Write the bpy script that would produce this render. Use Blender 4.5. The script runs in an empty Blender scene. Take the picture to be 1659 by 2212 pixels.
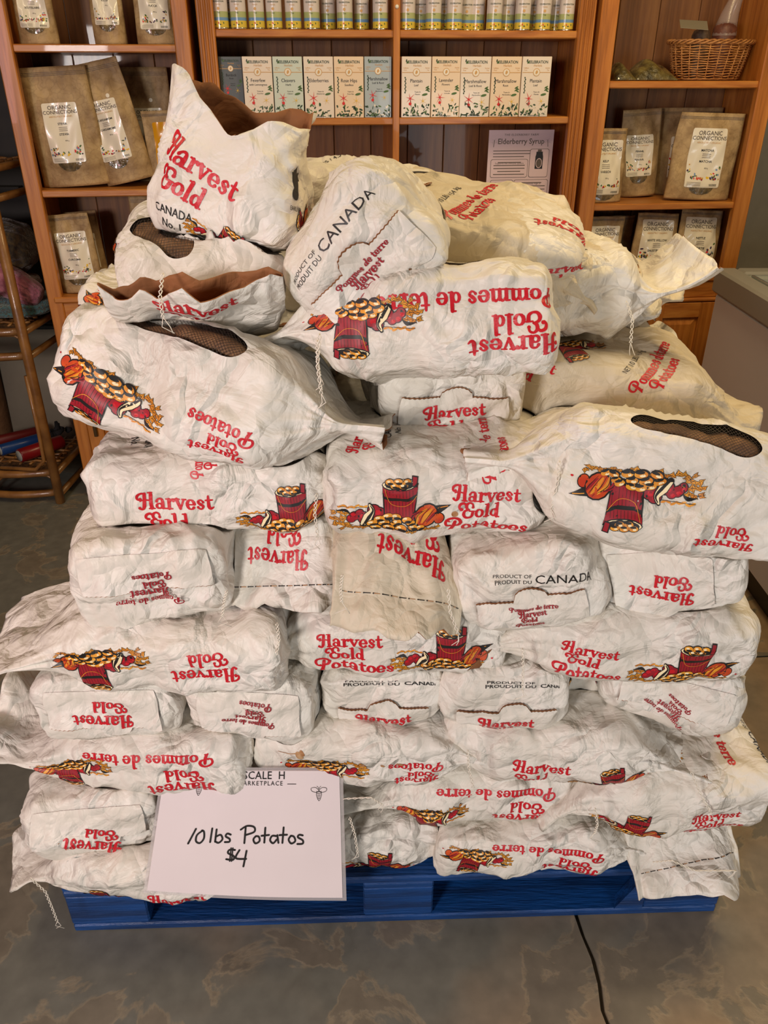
import bpy, bmesh, math, random
import numpy as np
from mathutils import Vector, Matrix
PI = math.pi
scene = bpy.context.scene
COL = scene.collection
# ---------------------------------------------------------------- camera, world, lights, exposure
H_EYE = 1.41; TILT = math.radians(29.18); FPX = 1700.0
cam_d = bpy.data.cameras.new('camera'); cam = bpy.data.objects.new('camera', cam_d); COL.objects.link(cam)
cam.location = (0, 0, H_EYE); cam.rotation_euler = (PI/2 - TILT, 0, 0)
cam_d.sensor_fit = 'HORIZONTAL'; cam_d.sensor_width = 36; cam_d.lens = FPX/1659*36; cam_d.clip_start = .05
scene.camera = cam
W_ = bpy.data.worlds.new('world'); scene.world = W_; W_.use_nodes = True
W_.node_tree.nodes['Background'].inputs[0].default_value = (1.0, .80, .58, 1)
W_.node_tree.nodes['Background'].inputs[1].default_value = .03
def area(name, loc, target, sx, sy, power, color):
    d = bpy.data.lights.new(name, 'AREA'); d.shape = 'RECTANGLE'; d.size = sx; d.size_y = sy; d.energy = power; d.color = color
    o = bpy.data.objects.new(name, d); COL.objects.link(o); o.location = loc
    o.rotation_euler = (Vector(target)-Vector(loc)).to_track_quat('-Z', 'Y').to_euler(); return o
area('front_window_light', (-1.3, -1.25, 1.5), (.05, 1.15, .5), .45, .45, 49, (1.0, .915, .875))
area('shop_door_light', (1.3, -1.2, .8), (.2, 1.0, .3), .8, 1.0, 15, (.93, .97, 1.0))
area('ceiling_tube_light', (1.0, 1.7, 2.6), (.7, 1.45, .3), 1.0, .2, 24, (1.0, .74, .38))
area('ceiling_tube_light', (-.9, 1.2, 2.65), (-.3, 1.3, .3), 1.2, .22, 8, (1.0, .80, .52))
area('ceiling_tube_light', (.3, 1.0, 2.5), (.3, 2.9, .9), 1.6, .2, 5, (1.0, .78, .46))
area('pink_tint_light', (-1.6, .1, 1.45), (-.3, 1.2, 1.25), .2, .6, 6.5, (1.0, .47, .52))  # added pink lamp that tints the upper left bags
scene.view_settings.view_transform = 'Standard'; scene.view_settings.look = 'None'
scene.view_settings.gamma = 1; scene.view_settings.use_curve_mapping = False
scene.view_settings.exposure = 0.0

# ---------------------------------------------------------------- pixel helpers (find real positions of things)
CT, ST = math.cos(TILT), math.sin(TILT)
def ray(px, py):
    x = (px-829.5)/FPX; y = -(py-1106)/FPX
    return (x, CT+y*ST, -ST+y*CT)
def at(px, py, Y):
    r = ray(px, py); k = Y/r[1]; return Vector((r[0]*k, Y, H_EYE+r[2]*k))
def atz(px, z, Y):                       # pixel column, height, distance
    zc = Y*CT-(z-H_EYE)*ST; return Vector(((px-829.5)/FPX*zc, Y, z))
PSI = math.radians(6.5); C0 = 2.78
CE = Vector((math.cos(PSI), math.sin(PSI), 0)); CD = Vector((-math.sin(PSI), math.cos(PSI), 0)); CO = Vector((0, C0, 0))
def CW(u, v, z): return CO + CE*u + CD*v + Vector((0, 0, z))
def cab(px, py, v=0.0):
    r = ray(px, py); n = CD; o = CO+CD*v
    k = (o.x*n.x+o.y*n.y)/(r[0]*n.x+r[1]*n.y); p = Vector((r[0]*k, r[1]*k, 0)) - CO
    return p.dot(CE), H_EYE+r[2]*k

# ---------------------------------------------------------------- materials
def srgb(r, g, b):
    f = lambda c: (c/255/12.92 if c/255 <= .04045 else ((c/255+.055)/1.055)**2.4)
    return (f(r), f(g), f(b), 1)
MATS = {}
def mat(name, color, rough=.6, metal=0, var=.0, vscale=8, bump=0, bscale=40, color2=None, spec=.5, coat=0, trans=0, sheen=0, stretch=None, detail=4):
    if name in MATS: return MATS[name]
    m = bpy.data.materials.new(name); m.use_nodes = True; nt = m.node_tree; b = nt.nodes['Principled BSDF']
    b.inputs['Base Color'].default_value = color; b.inputs['Roughness'].default_value = rough; b.inputs['Metallic'].default_value = metal
    b.inputs['Specular IOR Level'].default_value = spec; b.inputs['Coat Weight'].default_value = coat
    b.inputs['Transmission Weight'].default_value = trans; b.inputs['Sheen Weight'].default_value = sheen
    tc = nt.nodes.new('ShaderNodeTexCoord'); mp = nt.nodes.new('ShaderNodeMapping'); nt.links.new(tc.outputs['Object'], mp.inputs[0])
    if stretch: mp.inputs['Scale'].default_value = stretch
    if var or color2:
        n = nt.nodes.new('ShaderNodeTexNoise'); n.inputs['Scale'].default_value = vscale; n.inputs['Detail'].default_value = detail
        nt.links.new(mp.outputs[0], n.inputs['Vector'])
        r = nt.nodes.new('ShaderNodeValToRGB'); nt.links.new(n.outputs[0], r.inputs[0])
        c2 = color2 or tuple(list(c*(1-var) for c in color[:3])+[1])
        r.color_ramp.elements[0].position = .35; r.color_ramp.elements[1].position = .65
        r.color_ramp.elements[0].color = c2; r.color_ramp.elements[1].color = color
        nt.links.new(r.outputs[0], b.inputs['Base Color'])
    if bump:
        n2 = nt.nodes.new('ShaderNodeTexNoise'); n2.inputs['Scale'].default_value = bscale; n2.inputs['Detail'].default_value = 5
        nt.links.new(mp.outputs[0], n2.inputs['Vector'])
        bp = nt.nodes.new('ShaderNodeBump'); bp.inputs['Strength'].default_value = bump; bp.inputs['Distance'].default_value = .01
        nt.links.new(n2.outputs[0], bp.inputs['Height']); nt.links.new(bp.outputs[0], b.inputs['Normal'])
    MATS[name] = m; return m
def paper_mat(name, col, colb, rough=.48, bstr=1.0):
    m = bpy.data.materials.new(name); m.use_nodes = True; nt = m.node_tree; b = nt.nodes['Principled BSDF']
    N = nt.nodes.new; L = nt.links.new
    tc = N('ShaderNodeTexCoord')
    n0 = N('ShaderNodeTexNoise'); n0.inputs['Scale'].default_value = 7; n0.inputs['Detail'].default_value = 3; L(tc.outputs['Object'], n0.inputs['Vector'])
    mx = N('ShaderNodeMix'); mx.data_type = 'VECTOR'; mx.inputs['Factor'].default_value = .16
    L(tc.outputs['Object'], mx.inputs['A']); L(n0.outputs['Color'], mx.inputs['B'])
    def vor(scale, feat='DISTANCE_TO_EDGE'):
        v = N('ShaderNodeTexVoronoi'); v.feature = feat; v.inputs['Scale'].default_value = scale; L(mx.outputs['Result'], v.inputs['Vector']); return v
    v1 = vor(13); v2 = vor(36)
    a = N('ShaderNodeMath'); a.operation = 'MINIMUM'; L(v1.outputs['Distance'], a.inputs[0]); a.inputs[1].default_value = .22
    a2 = N('ShaderNodeMath'); a2.operation = 'MULTIPLY'; L(v2.outputs['Distance'], a2.inputs[0]); a2.inputs[1].default_value = .22
    n3 = N('ShaderNodeTexNoise'); n3.inputs['Scale'].default_value = 13; n3.inputs['Detail'].default_value = 4; n3.inputs['Distortion'].default_value = 1.6; L(tc.outputs['Object'], n3.inputs['Vector'])
    a3 = N('ShaderNodeMath'); a3.operation = 'MULTIPLY'; L(n3.outputs[0], a3.inputs[0]); a3.inputs[1].default_value = .5
    s1 = N('ShaderNodeMath'); L(a.outputs[0], s1.inputs[0]); L(a2.outputs[0], s1.inputs[1])
    s2 = N('ShaderNodeMath'); L(s1.outputs[0], s2.inputs[0]); L(a3.outputs[0], s2.inputs[1])
    bp = N('ShaderNodeBump'); bp.inputs['Strength'].default_value = bstr; bp.inputs['Distance'].default_value = .034
    nm = N('ShaderNodeTexNoise'); nm.inputs['Scale'].default_value = 9; nm.inputs['Detail'].default_value = 2; L(tc.outputs['Object'], nm.inputs['Vector'])
    mr = N('ShaderNodeMapRange'); L(nm.outputs[0], mr.inputs[0]); mr.inputs[1].default_value = .42; mr.inputs[2].default_value = .68; mr.inputs[3].default_value = .4; mr.inputs[4].default_value = 1.0
    ml = N('ShaderNodeMath'); ml.operation = 'MULTIPLY'; L(s2.outputs[0], ml.inputs[0]); L(mr.outputs[0], ml.inputs[1])
    L(ml.outputs[0], bp.inputs['Height']); L(bp.outputs[0], b.inputs['Normal'])
    n4 = N('ShaderNodeTexNoise'); n4.inputs['Scale'].default_value = 6; n4.inputs['Detail'].default_value = 6; L(tc.outputs['Object'], n4.inputs['Vector'])
    r = N('ShaderNodeValToRGB'); L(n4.outputs[0], r.inputs[0]); r.color_ramp.elements[0].position = .3; r.color_ramp.elements[1].position = .62
    r.color_ramp.elements[0].color = colb; r.color_ramp.elements[1].color = col; L(r.outputs[0], b.inputs['Base Color'])
    b.inputs['Roughness'].default_value = rough; b.inputs['Specular IOR Level'].default_value = .4
    MATS[name] = m; return m
PAPER = paper_mat('white_bag_paper', (.79, .745, .67, 1), (.66, .61, .52, 1))
BEIGE = paper_mat('beige_and_warm_lit_paper', (.66, .575, .44, 1), (.58, .50, .37, 1), .55, .8)  # one bag's own beige; on others partly warm light put into the colour
KRAFT = paper_mat('brown_kraft_lining', srgb(150, 98, 58), srgb(118, 74, 42), .8, .5)
INK_RED = mat('red_ink', srgb(196, 16, 34), .45, bump=.25, bscale=60)
INK_MAR = mat('dark_red_ink', srgb(150, 18, 34), .5)
INK_BLK = mat('black_ink', srgb(24, 20, 18), .5)
INK_GLD = mat('gold_ink', srgb(232, 160, 44), .5, color2=srgb(206, 124, 30), vscale=60)
INK_ORG = mat('orange_ink', srgb(206, 84, 26), .5, color2=srgb(180, 50, 24), vscale=50)
INK_CRM = mat('cream_ink', srgb(245, 226, 180), .5)
STAIN = mat('brown_stain', srgb(150, 96, 50), .8, color2=srgb(196, 160, 118), vscale=60)
BAGM = [PAPER, KRAFT, INK_RED, INK_MAR, INK_BLK, INK_GLD, INK_ORG, INK_CRM, STAIN]
RED, MAR, BLK, GLD, ORG, CRM, STN = 2, 3, 4, 5, 6, 7, 8
THREAD = mat('white_thread', srgb(228, 220, 204), .8)
def wood_mat(name, c1, c2, c3, axis=2, rough=.42, scale=1.0):
    m = bpy.data.materials.new(name); m.use_nodes = True; nt = m.node_tree; b = nt.nodes['Principled BSDF']; N = nt.nodes.new; L = nt.links.new
    tc = N('ShaderNodeTexCoord'); mp = N('ShaderNodeMapping'); L(tc.outputs['Object'], mp.inputs[0])
    s = [14*scale]*3; s[axis] = 1.1*scale; mp.inputs['Scale'].default_value = s
    n = N('ShaderNodeTexNoise'); n.inputs['Scale'].default_value = 2.2; n.inputs['Detail'].default_value = 6; n.inputs['Distortion'].default_value = .6; L(mp.outputs[0], n.inputs['Vector'])
    n2 = N('ShaderNodeTexNoise'); n2.inputs['Scale'].default_value = 9; n2.inputs['Detail'].default_value = 5; L(mp.outputs[0], n2.inputs['Vector'])
    ad = N('ShaderNodeMath'); ad.operation = 'MULTIPLY_ADD'; L(n2.outputs[0], ad.inputs[0]); ad.inputs[1].default_value = .35; L(n.outputs[0], ad.inputs[2])
    r = N('ShaderNodeValToRGB'); L(ad.outputs[0], r.inputs[0]); e = r.color_ramp.elements
    e[0].position = .45; e[0].color = c2; e[1].position = .85; e[1].color = c1; k = e.new(.62); k.color = c3
    # knots
    mp2 = N('ShaderNodeMapping'); L(tc.outputs['Object'], mp2.inputs[0]); s2 = [5.0]*3; s2[axis] = 2.2; mp2.inputs['Scale'].default_value = s2
    v = N('ShaderNodeTexVoronoi'); v.inputs['Scale'].default_value = 1.0; L(mp2.outputs[0], v.inputs['Vector'])
    kr = N('ShaderNodeValToRGB'); L(v.outputs['Distance'], kr.inputs[0]); kr.color_ramp.elements[0].position = .035; kr.color_ramp.elements[0].color = (.18, .18, .18, 1)
    kr.color_ramp.elements[1].position = .085; kr.color_ramp.elements[1].color = (1, 1, 1, 1)
    mu = N('ShaderNodeMix'); mu.data_type = 'RGBA'; mu.blend_type = 'MULTIPLY'; mu.inputs['Factor'].default_value = .8
    L(r.outputs[0], mu.inputs['A']); L(kr.outputs[0], mu.inputs['B']); L(mu.outputs['Result'], b.inputs['Base Color'])
    b.inputs['Roughness'].default_value = rough; b.inputs['Coat Weight'].default_value = .15
    bp = N('ShaderNodeBump'); bp.inputs['Strength'].default_value = .12; bp.inputs['Distance'].default_value = .004; L(n2.outputs[0], bp.inputs['Height']); L(bp.outputs[0], b.inputs['Normal'])
    MATS[name] = m; return m
PINE_V = wood_mat('stained_pine_upright', srgb(200, 130, 56), srgb(140, 82, 28), srgb(176, 106, 38), 2)
PINE_H = wood_mat('stained_pine_board', srgb(198, 134, 60), srgb(142, 84, 30), srgb(176, 106, 42), 0)
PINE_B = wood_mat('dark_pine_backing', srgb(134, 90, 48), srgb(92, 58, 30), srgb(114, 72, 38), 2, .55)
KRAFT_P = mat('kraft_pouch_paper', srgb(186, 158, 112), .6, color2=srgb(146, 118, 80), vscale=22, bump=.5, bscale=26, detail=8)
LABELW = mat('glossy_white_label', srgb(236, 228, 208), .28, coat=.4)
LABELY = mat('glossy_yellow_pouch', srgb(226, 160, 20), .3, coat=.4)
_nt = KRAFT_P.node_tree; _b = _nt.nodes['Principled BSDF']; _N = _nt.nodes.new; _L = _nt.links.new
_tc = _N('ShaderNodeTexCoord'); _n = _N('ShaderNodeTexNoise'); _n.inputs['Scale'].default_value = 16; _n.inputs['Detail'].default_value = 3; _L(_tc.outputs['Object'], _n.inputs['Vector'])
_m = _N('ShaderNodeMix'); _m.data_type = 'VECTOR'; _m.inputs['Factor'].default_value = .10; _L(_tc.outputs['Object'], _m.inputs['A']); _L(_n.outputs['Color'], _m.inputs['B'])
_v = _N('ShaderNodeTexVoronoi'); _v.feature = 'DISTANCE_TO_EDGE'; _v.inputs['Scale'].default_value = 34; _L(_m.outputs['Result'], _v.inputs['Vector'])
_r = _N('ShaderNodeValToRGB'); _L(_v.outputs['Distance'], _r.inputs[0]); _r.color_ramp.elements[0].position = .02; _r.color_ramp.elements[0].color = (.62, .58, .5, 1); _r.color_ramp.elements[1].position = .07; _r.color_ramp.elements[1].color = (1, 1, 1, 1)
_x = _N('ShaderNodeMix'); _x.data_type = 'RGBA'; _x.blend_type = 'MULTIPLY'; _x.inputs['Factor'].default_value = .38; _src = _b.inputs['Base Color'].links[0].from_socket; _L(_src, _x.inputs['A']); _L(_r.outputs[0], _x.inputs['B']); _L(_x.outputs['Result'], _b.inputs['Base Color'])
CLEAR = mat('clear_plastic_window', srgb(120, 100, 66), .2, color2=srgb(70, 62, 44), vscale=60, bump=.4, bscale=60, coat=.6)
GREYT = mat('grey_print', srgb(96, 84, 74), .5)
REDP = mat('red_flower_print', srgb(214, 40, 36), .5)
YELP = mat('yellow_flower_print', srgb(234, 192, 40), .5)
GRNP = mat('green_leaf_print', srgb(78, 110, 54), .5)
GRND = mat('dark_green_print', srgb(40, 66, 40), .5)
PURP = mat('purple_print', srgb(66, 40, 72), .5)
TANP = mat('gold_line_print', srgb(206, 160, 96), .5)

# ---------------------------------------------------------------- object helpers
def mk(name, V, F, mats, parent=None, midx=None, smooth=False, origin=None, **props):
    """one mesh object, V in world coordinates; origin at the base"""
    V = np.asarray(V, dtype=float).reshape(-1, 3)
    if origin is None:
        if parent is not None: origin = V.mean(0)
        else: origin = np.array([(V[:, 0].min()+V[:, 0].max())/2, (V[:, 1].min()+V[:, 1].max())/2, V[:, 2].min()])
    origin = np.asarray(origin, float)
    me = bpy.data.meshes.new(name); me.from_pydata((V-origin).tolist(), [], F)
    if not isinstance(mats, (list, tuple)): mats = [mats]
    for m in mats: me.materials.append(m)
    if midx is not None: me.polygons.foreach_set('material_index', np.asarray(midx, dtype=np.int32))
    if smooth is True: me.polygons.foreach_set('use_smooth', np.ones(len(me.polygons), dtype=bool))
    elif smooth is not False: me.polygons.foreach_set('use_smooth', np.asarray(smooth, dtype=bool))
    me.update()
    o = bpy.data.objects.new(name, me); COL.objects.link(o)
    o['wo'] = tuple(origin)
    if parent is not None:
        o.parent = parent; o.location = Vector(origin)-Vector(parent['wo'])
    else: o.location = origin
    for k, v in props.items(): o[k] = v
    return o
def empty(name, loc, label, category, group=None, **p):
    o = bpy.data.objects.new(name, None); COL.objects.link(o); o.location = loc; o['wo'] = tuple(loc); o.empty_display_size = .05
    o['label'] = label; o['category'] = category
    if group: o['group'] = group
    for k, v in p.items(): o[k] = v
    return o
class G:
    """collects pieces of one mesh"""
    def __init__(s): s.V = []; s.F = []; s.M = []; s.S = []
    def add(s, V, F, m=0, sm=False):
        b = len(s.V); s.V += [tuple(v) for v in V]; s.F += [tuple(b+i for i in f) for f in F]
        s.M += [m]*len(F) if isinstance(m, int) else list(m); s.S += [sm]*len(F)
    def hexa(s, P, m=0):   # 8 corners: bottom 4 ccw, top 4
        s.add(P, [(3, 2, 1, 0), (4, 5, 6, 7), (0, 1, 5, 4), (1, 2, 6, 5), (2, 3, 7, 6), (3, 0, 4, 7)], m)
    def box(s, p0, p1, fr=None, m=0, bev=.0015):
        fr = fr or (lambda x, y, z: Vector((x, y, z)))
        bm = bmesh.new(); r = bmesh.ops.create_cube(bm, size=1)
        for v in bm.verts: v.co = Vector([(p0[i]+p1[i])/2+v.co[i]*(p1[i]-p0[i]) for i in range(3)])
        if bev: bmesh.ops.bevel(bm, geom=bm.edges[:], offset=bev, segments=1, affect='EDGES')
        bm.verts.index_update(); s.add([fr(*v.co) for v in bm.verts], [[v.index for v in f.verts] for f in bm.faces], m); bm.free()
    def tube(s, pts, r, n=6, m=0, closed=False, sm=True):
        pts = [Vector(p) for p in pts]; rr = r if isinstance(r, (list, tuple)) else [r]*len(pts)
        V = []; k = len(pts); up = Vector((0, 0, 1)); prev = None
        for i, p in enumerate(pts):
            a = pts[(i-1) % k] if (i or closed) else p; b = pts[(i+1) % k] if (i < k-1 or closed) else p
            d = (b-a).normalized() if (b-a).length > 1e-9 else Vector((1, 0, 0))
            if prev is None:
                x = d.cross(up);  x = x if x.length > .05 else d.cross(Vector((1, 0, 0)))
            else: x = prev-d*prev.dot(d)
            x.normalize(); prev = x; y = d.cross(x)
            for j in range(n):
                t = 2*PI*j/n; V.append(p+(x*math.cos(t)+y*math.sin(t))*rr[i])
        F = []
        for i in range(k if closed else k-1):
            for j in range(n):
                a = i*n+j; b = i*n+(j+1) % n; c = ((i+1) % k)*n+(j+1) % n; d = ((i+1) % k)*n+j; F.append((a, b, c, d))
        if not closed: F += [tuple(range(n))[::-1], tuple((k-1)*n+j for j in range(n))]
        s.add(V, F, m, sm)
    def lathe(s, prof, c, n=24, m=0, sm=True, fr=None):
        V = []; F = []; M = []
        for (r, z) in prof:
            for j in range(n):
                t = 2*PI*j/n; p = Vector((r*math.cos(t), r*math.sin(t), z)); V.append((fr(p) if fr else p)+Vector(c))
        for i in range(len(prof)-1):
            for j in range(n):
                F.append((i*n+j, i*n+(j+1) % n, (i+1)*n+(j+1) % n, (i+1)*n+j)); M.append(m if isinstance(m, int) else m[i])
        s.add(V, F, M, sm)
    def make(s, name, mats, parent=None, **k): return mk(name, s.V, s.F, mats, parent, midx=s.M, smooth=s.S, **k)
def part(name, p0, p1, m, parent, fr=None, bev=.002, **k):
    g = G(); g.box(p0, p1, fr, bev=bev); return g.make(name, m, parent, **k)
def T(o, label, cat, group=None):
    o['label'] = label; o['category'] = cat
    if group: o['group'] = group
    return o

# ---------------------------------------------------------------- flat prints: 2-D shapes -> tessellated -> laid on a surface
class Flat:
    def __init__(s): s.P = []      # list of (polygon [(x,y)...], mat, layer)
    def poly(s, pts, m, l=0): s.P.append(([(float(a), float(b)) for a, b in pts], m, l))
    def tri(s, V, Ts, m, l=0):
        for t in Ts: s.P.append(([tuple(V[i]) for i in t], m, l))
    def ell(s, x, y, rx, ry, m, l=0, a=0, n=14):
        c, q = math.cos(a), math.sin(a)
        s.poly([(x+rx*math.cos(t)*c-ry*math.sin(t)*q, y+rx*math.cos(t)*q+ry*math.sin(t)*c) for t in [2*PI*i/n for i in range(n)]], m, l)
    def stroke(s, pts, w, m, l=0, caps=True, smooth=True, sub=5):
        pts = [np.array(p, float) for p in pts]; ws = list(w) if isinstance(w, (list, tuple)) else [w]*len(pts)
        if smooth and len(pts) > 2:
            out = []; wo = []
            for i in range(len(pts)-1):
                p0 = pts[max(i-1, 0)]; p1 = pts[i]; p2 = pts[i+1]; p3 = pts[min(i+2, len(pts)-1)]
                for k in range(sub):
                    t = k/sub; out.append(.5*((2*p1)+(-p0+p2)*t+(2*p0-5*p1+4*p2-p3)*t*t+(-p0+3*p1-3*p2+p3)*t**3)); wo.append(ws[i]*(1-t)+ws[i+1]*t)
            out.append(pts[-1]); wo.append(ws[-1]); pts = out; ws = wo
        L = []; R = []
        for i, p in enumerate(pts):
            d = pts[min(i+1, len(pts)-1)]-pts[max(i-1, 0)]; d = d/(np.linalg.norm(d)+1e-9); n = np.array([-d[1], d[0]])*ws[i]/2
            L.append(p+n); R.append(p-n)
        for i in range(len(pts)-1): s.poly([R[i], R[i+1], L[i+1], L[i]], m, l)
        if caps:
            for q, w_ in ((pts[0], ws[0]), (pts[-1], ws[-1])): s.ell(q[0], q[1], w_/2, w_/2, m, l, n=10)
    def place(s, o, dx=0, dy=0, sc=1, rot=0, dl=0, m=None, bend=None):
        c, q = math.cos(rot), math.sin(rot)
        for P, mm, l in o.P: s.P.append(([(dx+sc*(x*c-y*q), dy+sc*(x*q+y*c)) for x, y in P], mm if m is None else m, l+dl))
    def bounds(s):
        A = np.array([p for P, _, _ in s.P for p in P]); return A.min(0), A.max(0)
    def tess(s, cell=None):
        """-> V(n,2), layer(n), tris, mats"""
        bm = bmesh.new(); lay = bm.verts.layers.int.new('l')
        for P, m, l in s.P:
            vs = [bm.verts.new((x, y, 0)) for x, y in P]
            for v in vs: v[lay] = l
            try: f = bm.faces.new(vs); f.material_index = m
            except ValueError: pass
        for f in bm.faces:
            f.normal_update()
            if f.normal.z < 0: f.normal_flip()
        if cell and bm.verts:
            lo, hi = s.bounds()
            for ax in (0, 1):
                k = math.floor(lo[ax]/cell)+1
                while k*cell < hi[ax]:
                    co = [0, 0, 0]; no = [0, 0, 0]; co[ax] = k*cell; no[ax] = 1
                    bmesh.ops.bisect_plane(bm, geom=bm.verts[:]+bm.edges[:]+bm.faces[:], plane_co=co, plane_no=no, dist=1e-6); k += 1
        bmesh.ops.triangulate(bm, faces=[f for f in bm.faces if len(f.verts) > 4])
        bm.verts.index_update()
        V = np.array([v.co[:2] for v in bm.verts]).reshape(-1, 2)
        Lr = np.zeros(len(V)); Fs = []; Ms = []
        lyr = lay
        for v in bm.verts: Lr[v.index] = v[lyr]
        # bisected verts may carry layer 0: take the face's highest
        for f in bm.faces:
            ids = [v.index for v in f.verts]; mx = max(Lr[i] for i in ids)
            for i in ids: Lr[i] = mx
            Fs.append(ids); Ms.append(f.material_index)
        bm.free(); return V, Lr, Fs, Ms
_tx = {}
def text(s, size=1.0, m=0, l=0, bold=0.0, align='CENTER', sx=1.0, space=1.0):
    key = (s, bold, align, space)
    if key not in _tx:
        c = bpy.data.curves.new('t', 'FONT'); c.body = s; c.size = 1; c.align_x = align; c.resolution_u = 2; c.offset = bold; c.fill_mode = 'FRONT'; c.space_character = space
        c.space_line = .95
        o = bpy.data.objects.new('t', c); COL.objects.link(o); dg = bpy.context.evaluated_depsgraph_get(); dg.update(); ev = o.evaluated_get(dg); me = ev.to_mesh()
        _tx[key] = ([(v.co.x, v.co.y) for v in me.vertices], [list(p.vertices) for p in me.polygons])
        ev.to_mesh_clear(); bpy.data.objects.remove(o); bpy.data.curves.remove(c)
    V, P = _tx[key]; f = Flat(); f.tri([(x*size*sx, y*size) for x, y in V], P, m, l); return f

# ---- swashy fat lettering drawn from strokes (x height 1)
def gl(ch, m=RED):
    f = Flat(); S = lambda p, w: f.stroke(p, w, m)
    E = lambda *a: f.ell(*a[:4], m, 0, *(a[4:]))
    B = .32; t = .15; adv = 1.0
    def ring(cx, cy, rx, ry, wv=B, wh=t, a0=0, a1=2*PI):
        n = 12; ps = []; ws = []
        for i in range(n+1):
            a = a0+(a1-a0)*i/n; ps.append((cx+rx*math.cos(a), cy+ry*math.sin(a))); ws.append(wh+(wv-wh)*abs(math.cos(a)))
        f.stroke(ps, ws, m, caps=(a1-a0) < 6, smooth=False)
    def slab(x, y, w): f.stroke([(x-w/2, y), (x+w/2, y)], .15, m, smooth=False)
    if ch == 'H':
        S([(.42, 1.55), (.36, .9), (.3, .3), (.12, .02), (-.12, .12)], [.3, .34, .34, .22, .2]); E(-.12, .18, .14, .14)
        S([(.42, 1.55), (.1, 1.6), (-.22, 1.42), (-.28, 1.1), (-.08, .93)], [.16, .22, .26, .2, .16]); E(-.02, 1.03, .15, .15)
        S([(.95, 1.62), (.98, 1.4), (.94, .7), (.98, .1)], [.2, .34, .34, .34]); slab(.92, 1.62, .36); slab(1.0, .06, .5)
        S([(-.05, .8), (.3, .92), (.95, .84)], [.1, .14, .16]); adv = 1.32
    elif ch == 'G':
        S([(-.25, .78), (-.42, 1.05), (-.3, 1.4), (.05, 1.52), (.3, 1.28)], [.2, .26, .28, .26, .18]); E(-.18, .86, .17, .17)
        S([(.98, 1.2), (.9, 1.5), (.6, 1.62), (.32, 1.4), (.34, 1.02), (.6, .86)], [.2, .2, .2, .3, .3, .16])
        S([(.6, .86), (.18, .72), (.06, .36), (.26, .04), (.62, .0), (.92, .2), (.98, .62)], [.16, .26, .34, .26, .2, .28, .32]); slab(.9, .72, .52); E(.96, 1.16, .15, .15); adv = 1.22
    elif ch == 'P':
        S([(.5, 1.3), (.42, .7), (.3, .2), (.1, -.1)], [.3, .36, .34, .16]); E(.34, .02, .2, .12)
        S([(.12, .6), (-.22, .72), (-.34, 1.1), (-.12, 1.48), (.4, 1.66), (.86, 1.52), (1.04, 1.18), (.88, .86), (.56, .76)], [.14, .24, .28, .26, .2, .28, .34, .28, .16]); E(.1, .68, .15, .13); adv = 1.2
    elif ch == 'a':
        S([(.14, .76), (.34, .98), (.62, .94), (.7, .66), (.7, .12)], [.22, .18, .22, .32, .32]); ring(.38, .3, .26, .24, .26, .14); slab(.82, .06, .26); E(.16, .74, .13, .12); adv = 1.0
    elif ch == 'r':
        S([(.3, .92), (.3, .08)], .32); slab(.18, .95, .3); slab(.32, .06, .56); S([(.36, .6), (.52, .88), (.72, .92)], [.14, .2, .24]); E(.74, .82, .16, .15); adv = .9
    elif ch == 'v':
        S([(.14, .95), (.46, .1)], [.34, .26]); S([(.82, .95), (.46, .1)], [.18, .2]); slab(.16, .96, .46); slab(.84, .96, .36); adv = 1.0
    elif ch == 'e':
        ring(.46, .5, .34, .44, .32, .13, .15, 5.6); S([(.2, .5), (.76, .5)], .13); adv = .94
    elif ch == 's':
        S([(.7, .76), (.46, .96), (.22, .78), (.42, .54), (.66, .32), (.46, .05), (.14, .24)], [.16, .17, .24, .3, .24, .17, .16]); E(.68, .74, .12, .14); E(.18, .26, .12, .14); adv = .86
    elif ch == 't':
        S([(.32, 1.3), (.32, .3), (.5, .06), (.74, .2)], [.2, .34, .24, .14]); S([(.06, .92), (.66, .92)], .17); adv = .76
    elif ch == 'o': ring(.46, .5, .34, .42); adv = .96
    elif ch == 'l': S([(.3, 1.5), (.3, .08)], .33); slab(.2, 1.52, .34); slab(.3, .06, .56); adv = .62
    elif ch == 'd': ring(.4, .46, .27, .38, .28); S([(.74, 1.5), (.74, .08)], .31); slab(.64, 1.52, .34); slab(.84, .06, .3); adv = 1.08
    elif ch == 'm':
        for x in (.25, .78, 1.3): S([(x, .85), (x, .08)], .3); slab(x, .06, .46)
        slab(.14, .95, .3); S([(.32, .7), (.56, .97), (.78, .7)], [.14, .2, .24]); S([(.86, .7), (1.1, .97), (1.3, .7)], [.14, .2, .24]); adv = 1.6
    elif ch == 'i': S([(.28, .9), (.28, .08)], .32); slab(.28, .06, .54); slab(.2, .95, .3); E(.28, 1.3, .16, .16); adv = .6
    elif ch == ' ': adv = .5
    return f, adv
def word(w, m=RED):
    f = Flat(); x = 0
    for c in w:
        g, a = gl(c, m); f.place(g, x, 0); x += a*1.0
    return f, x
def lines(rows, m=RED):
    """rows: (word, x, y, scale)"""
    f = Flat()
    for w, x, y, s in rows: g, _ = word(w, m); f.place(g, x, y, s)
    lo, hi = f.bounds(); o = Flat(); o.place(f, -(lo[0]+hi[0])/2, -(lo[1]+hi[1])/2); return o
def star(f, x, y, r, n, m, l, rnd, inner=.5, flat=1.0):
    a0 = rnd.random()*6; pts = []
    for i in range(2*n):
        rr = r*(rnd.uniform(.8, 1.15) if i % 2 == 0 else inner); a = a0+PI*i/n; pts.append((x+rr*math.cos(a), y+rr*math.sin(a)*flat))
    for i in range(2*n): f.poly([(x, y), pts[i], pts[(i+1) % (2*n)]], m, l)
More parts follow.
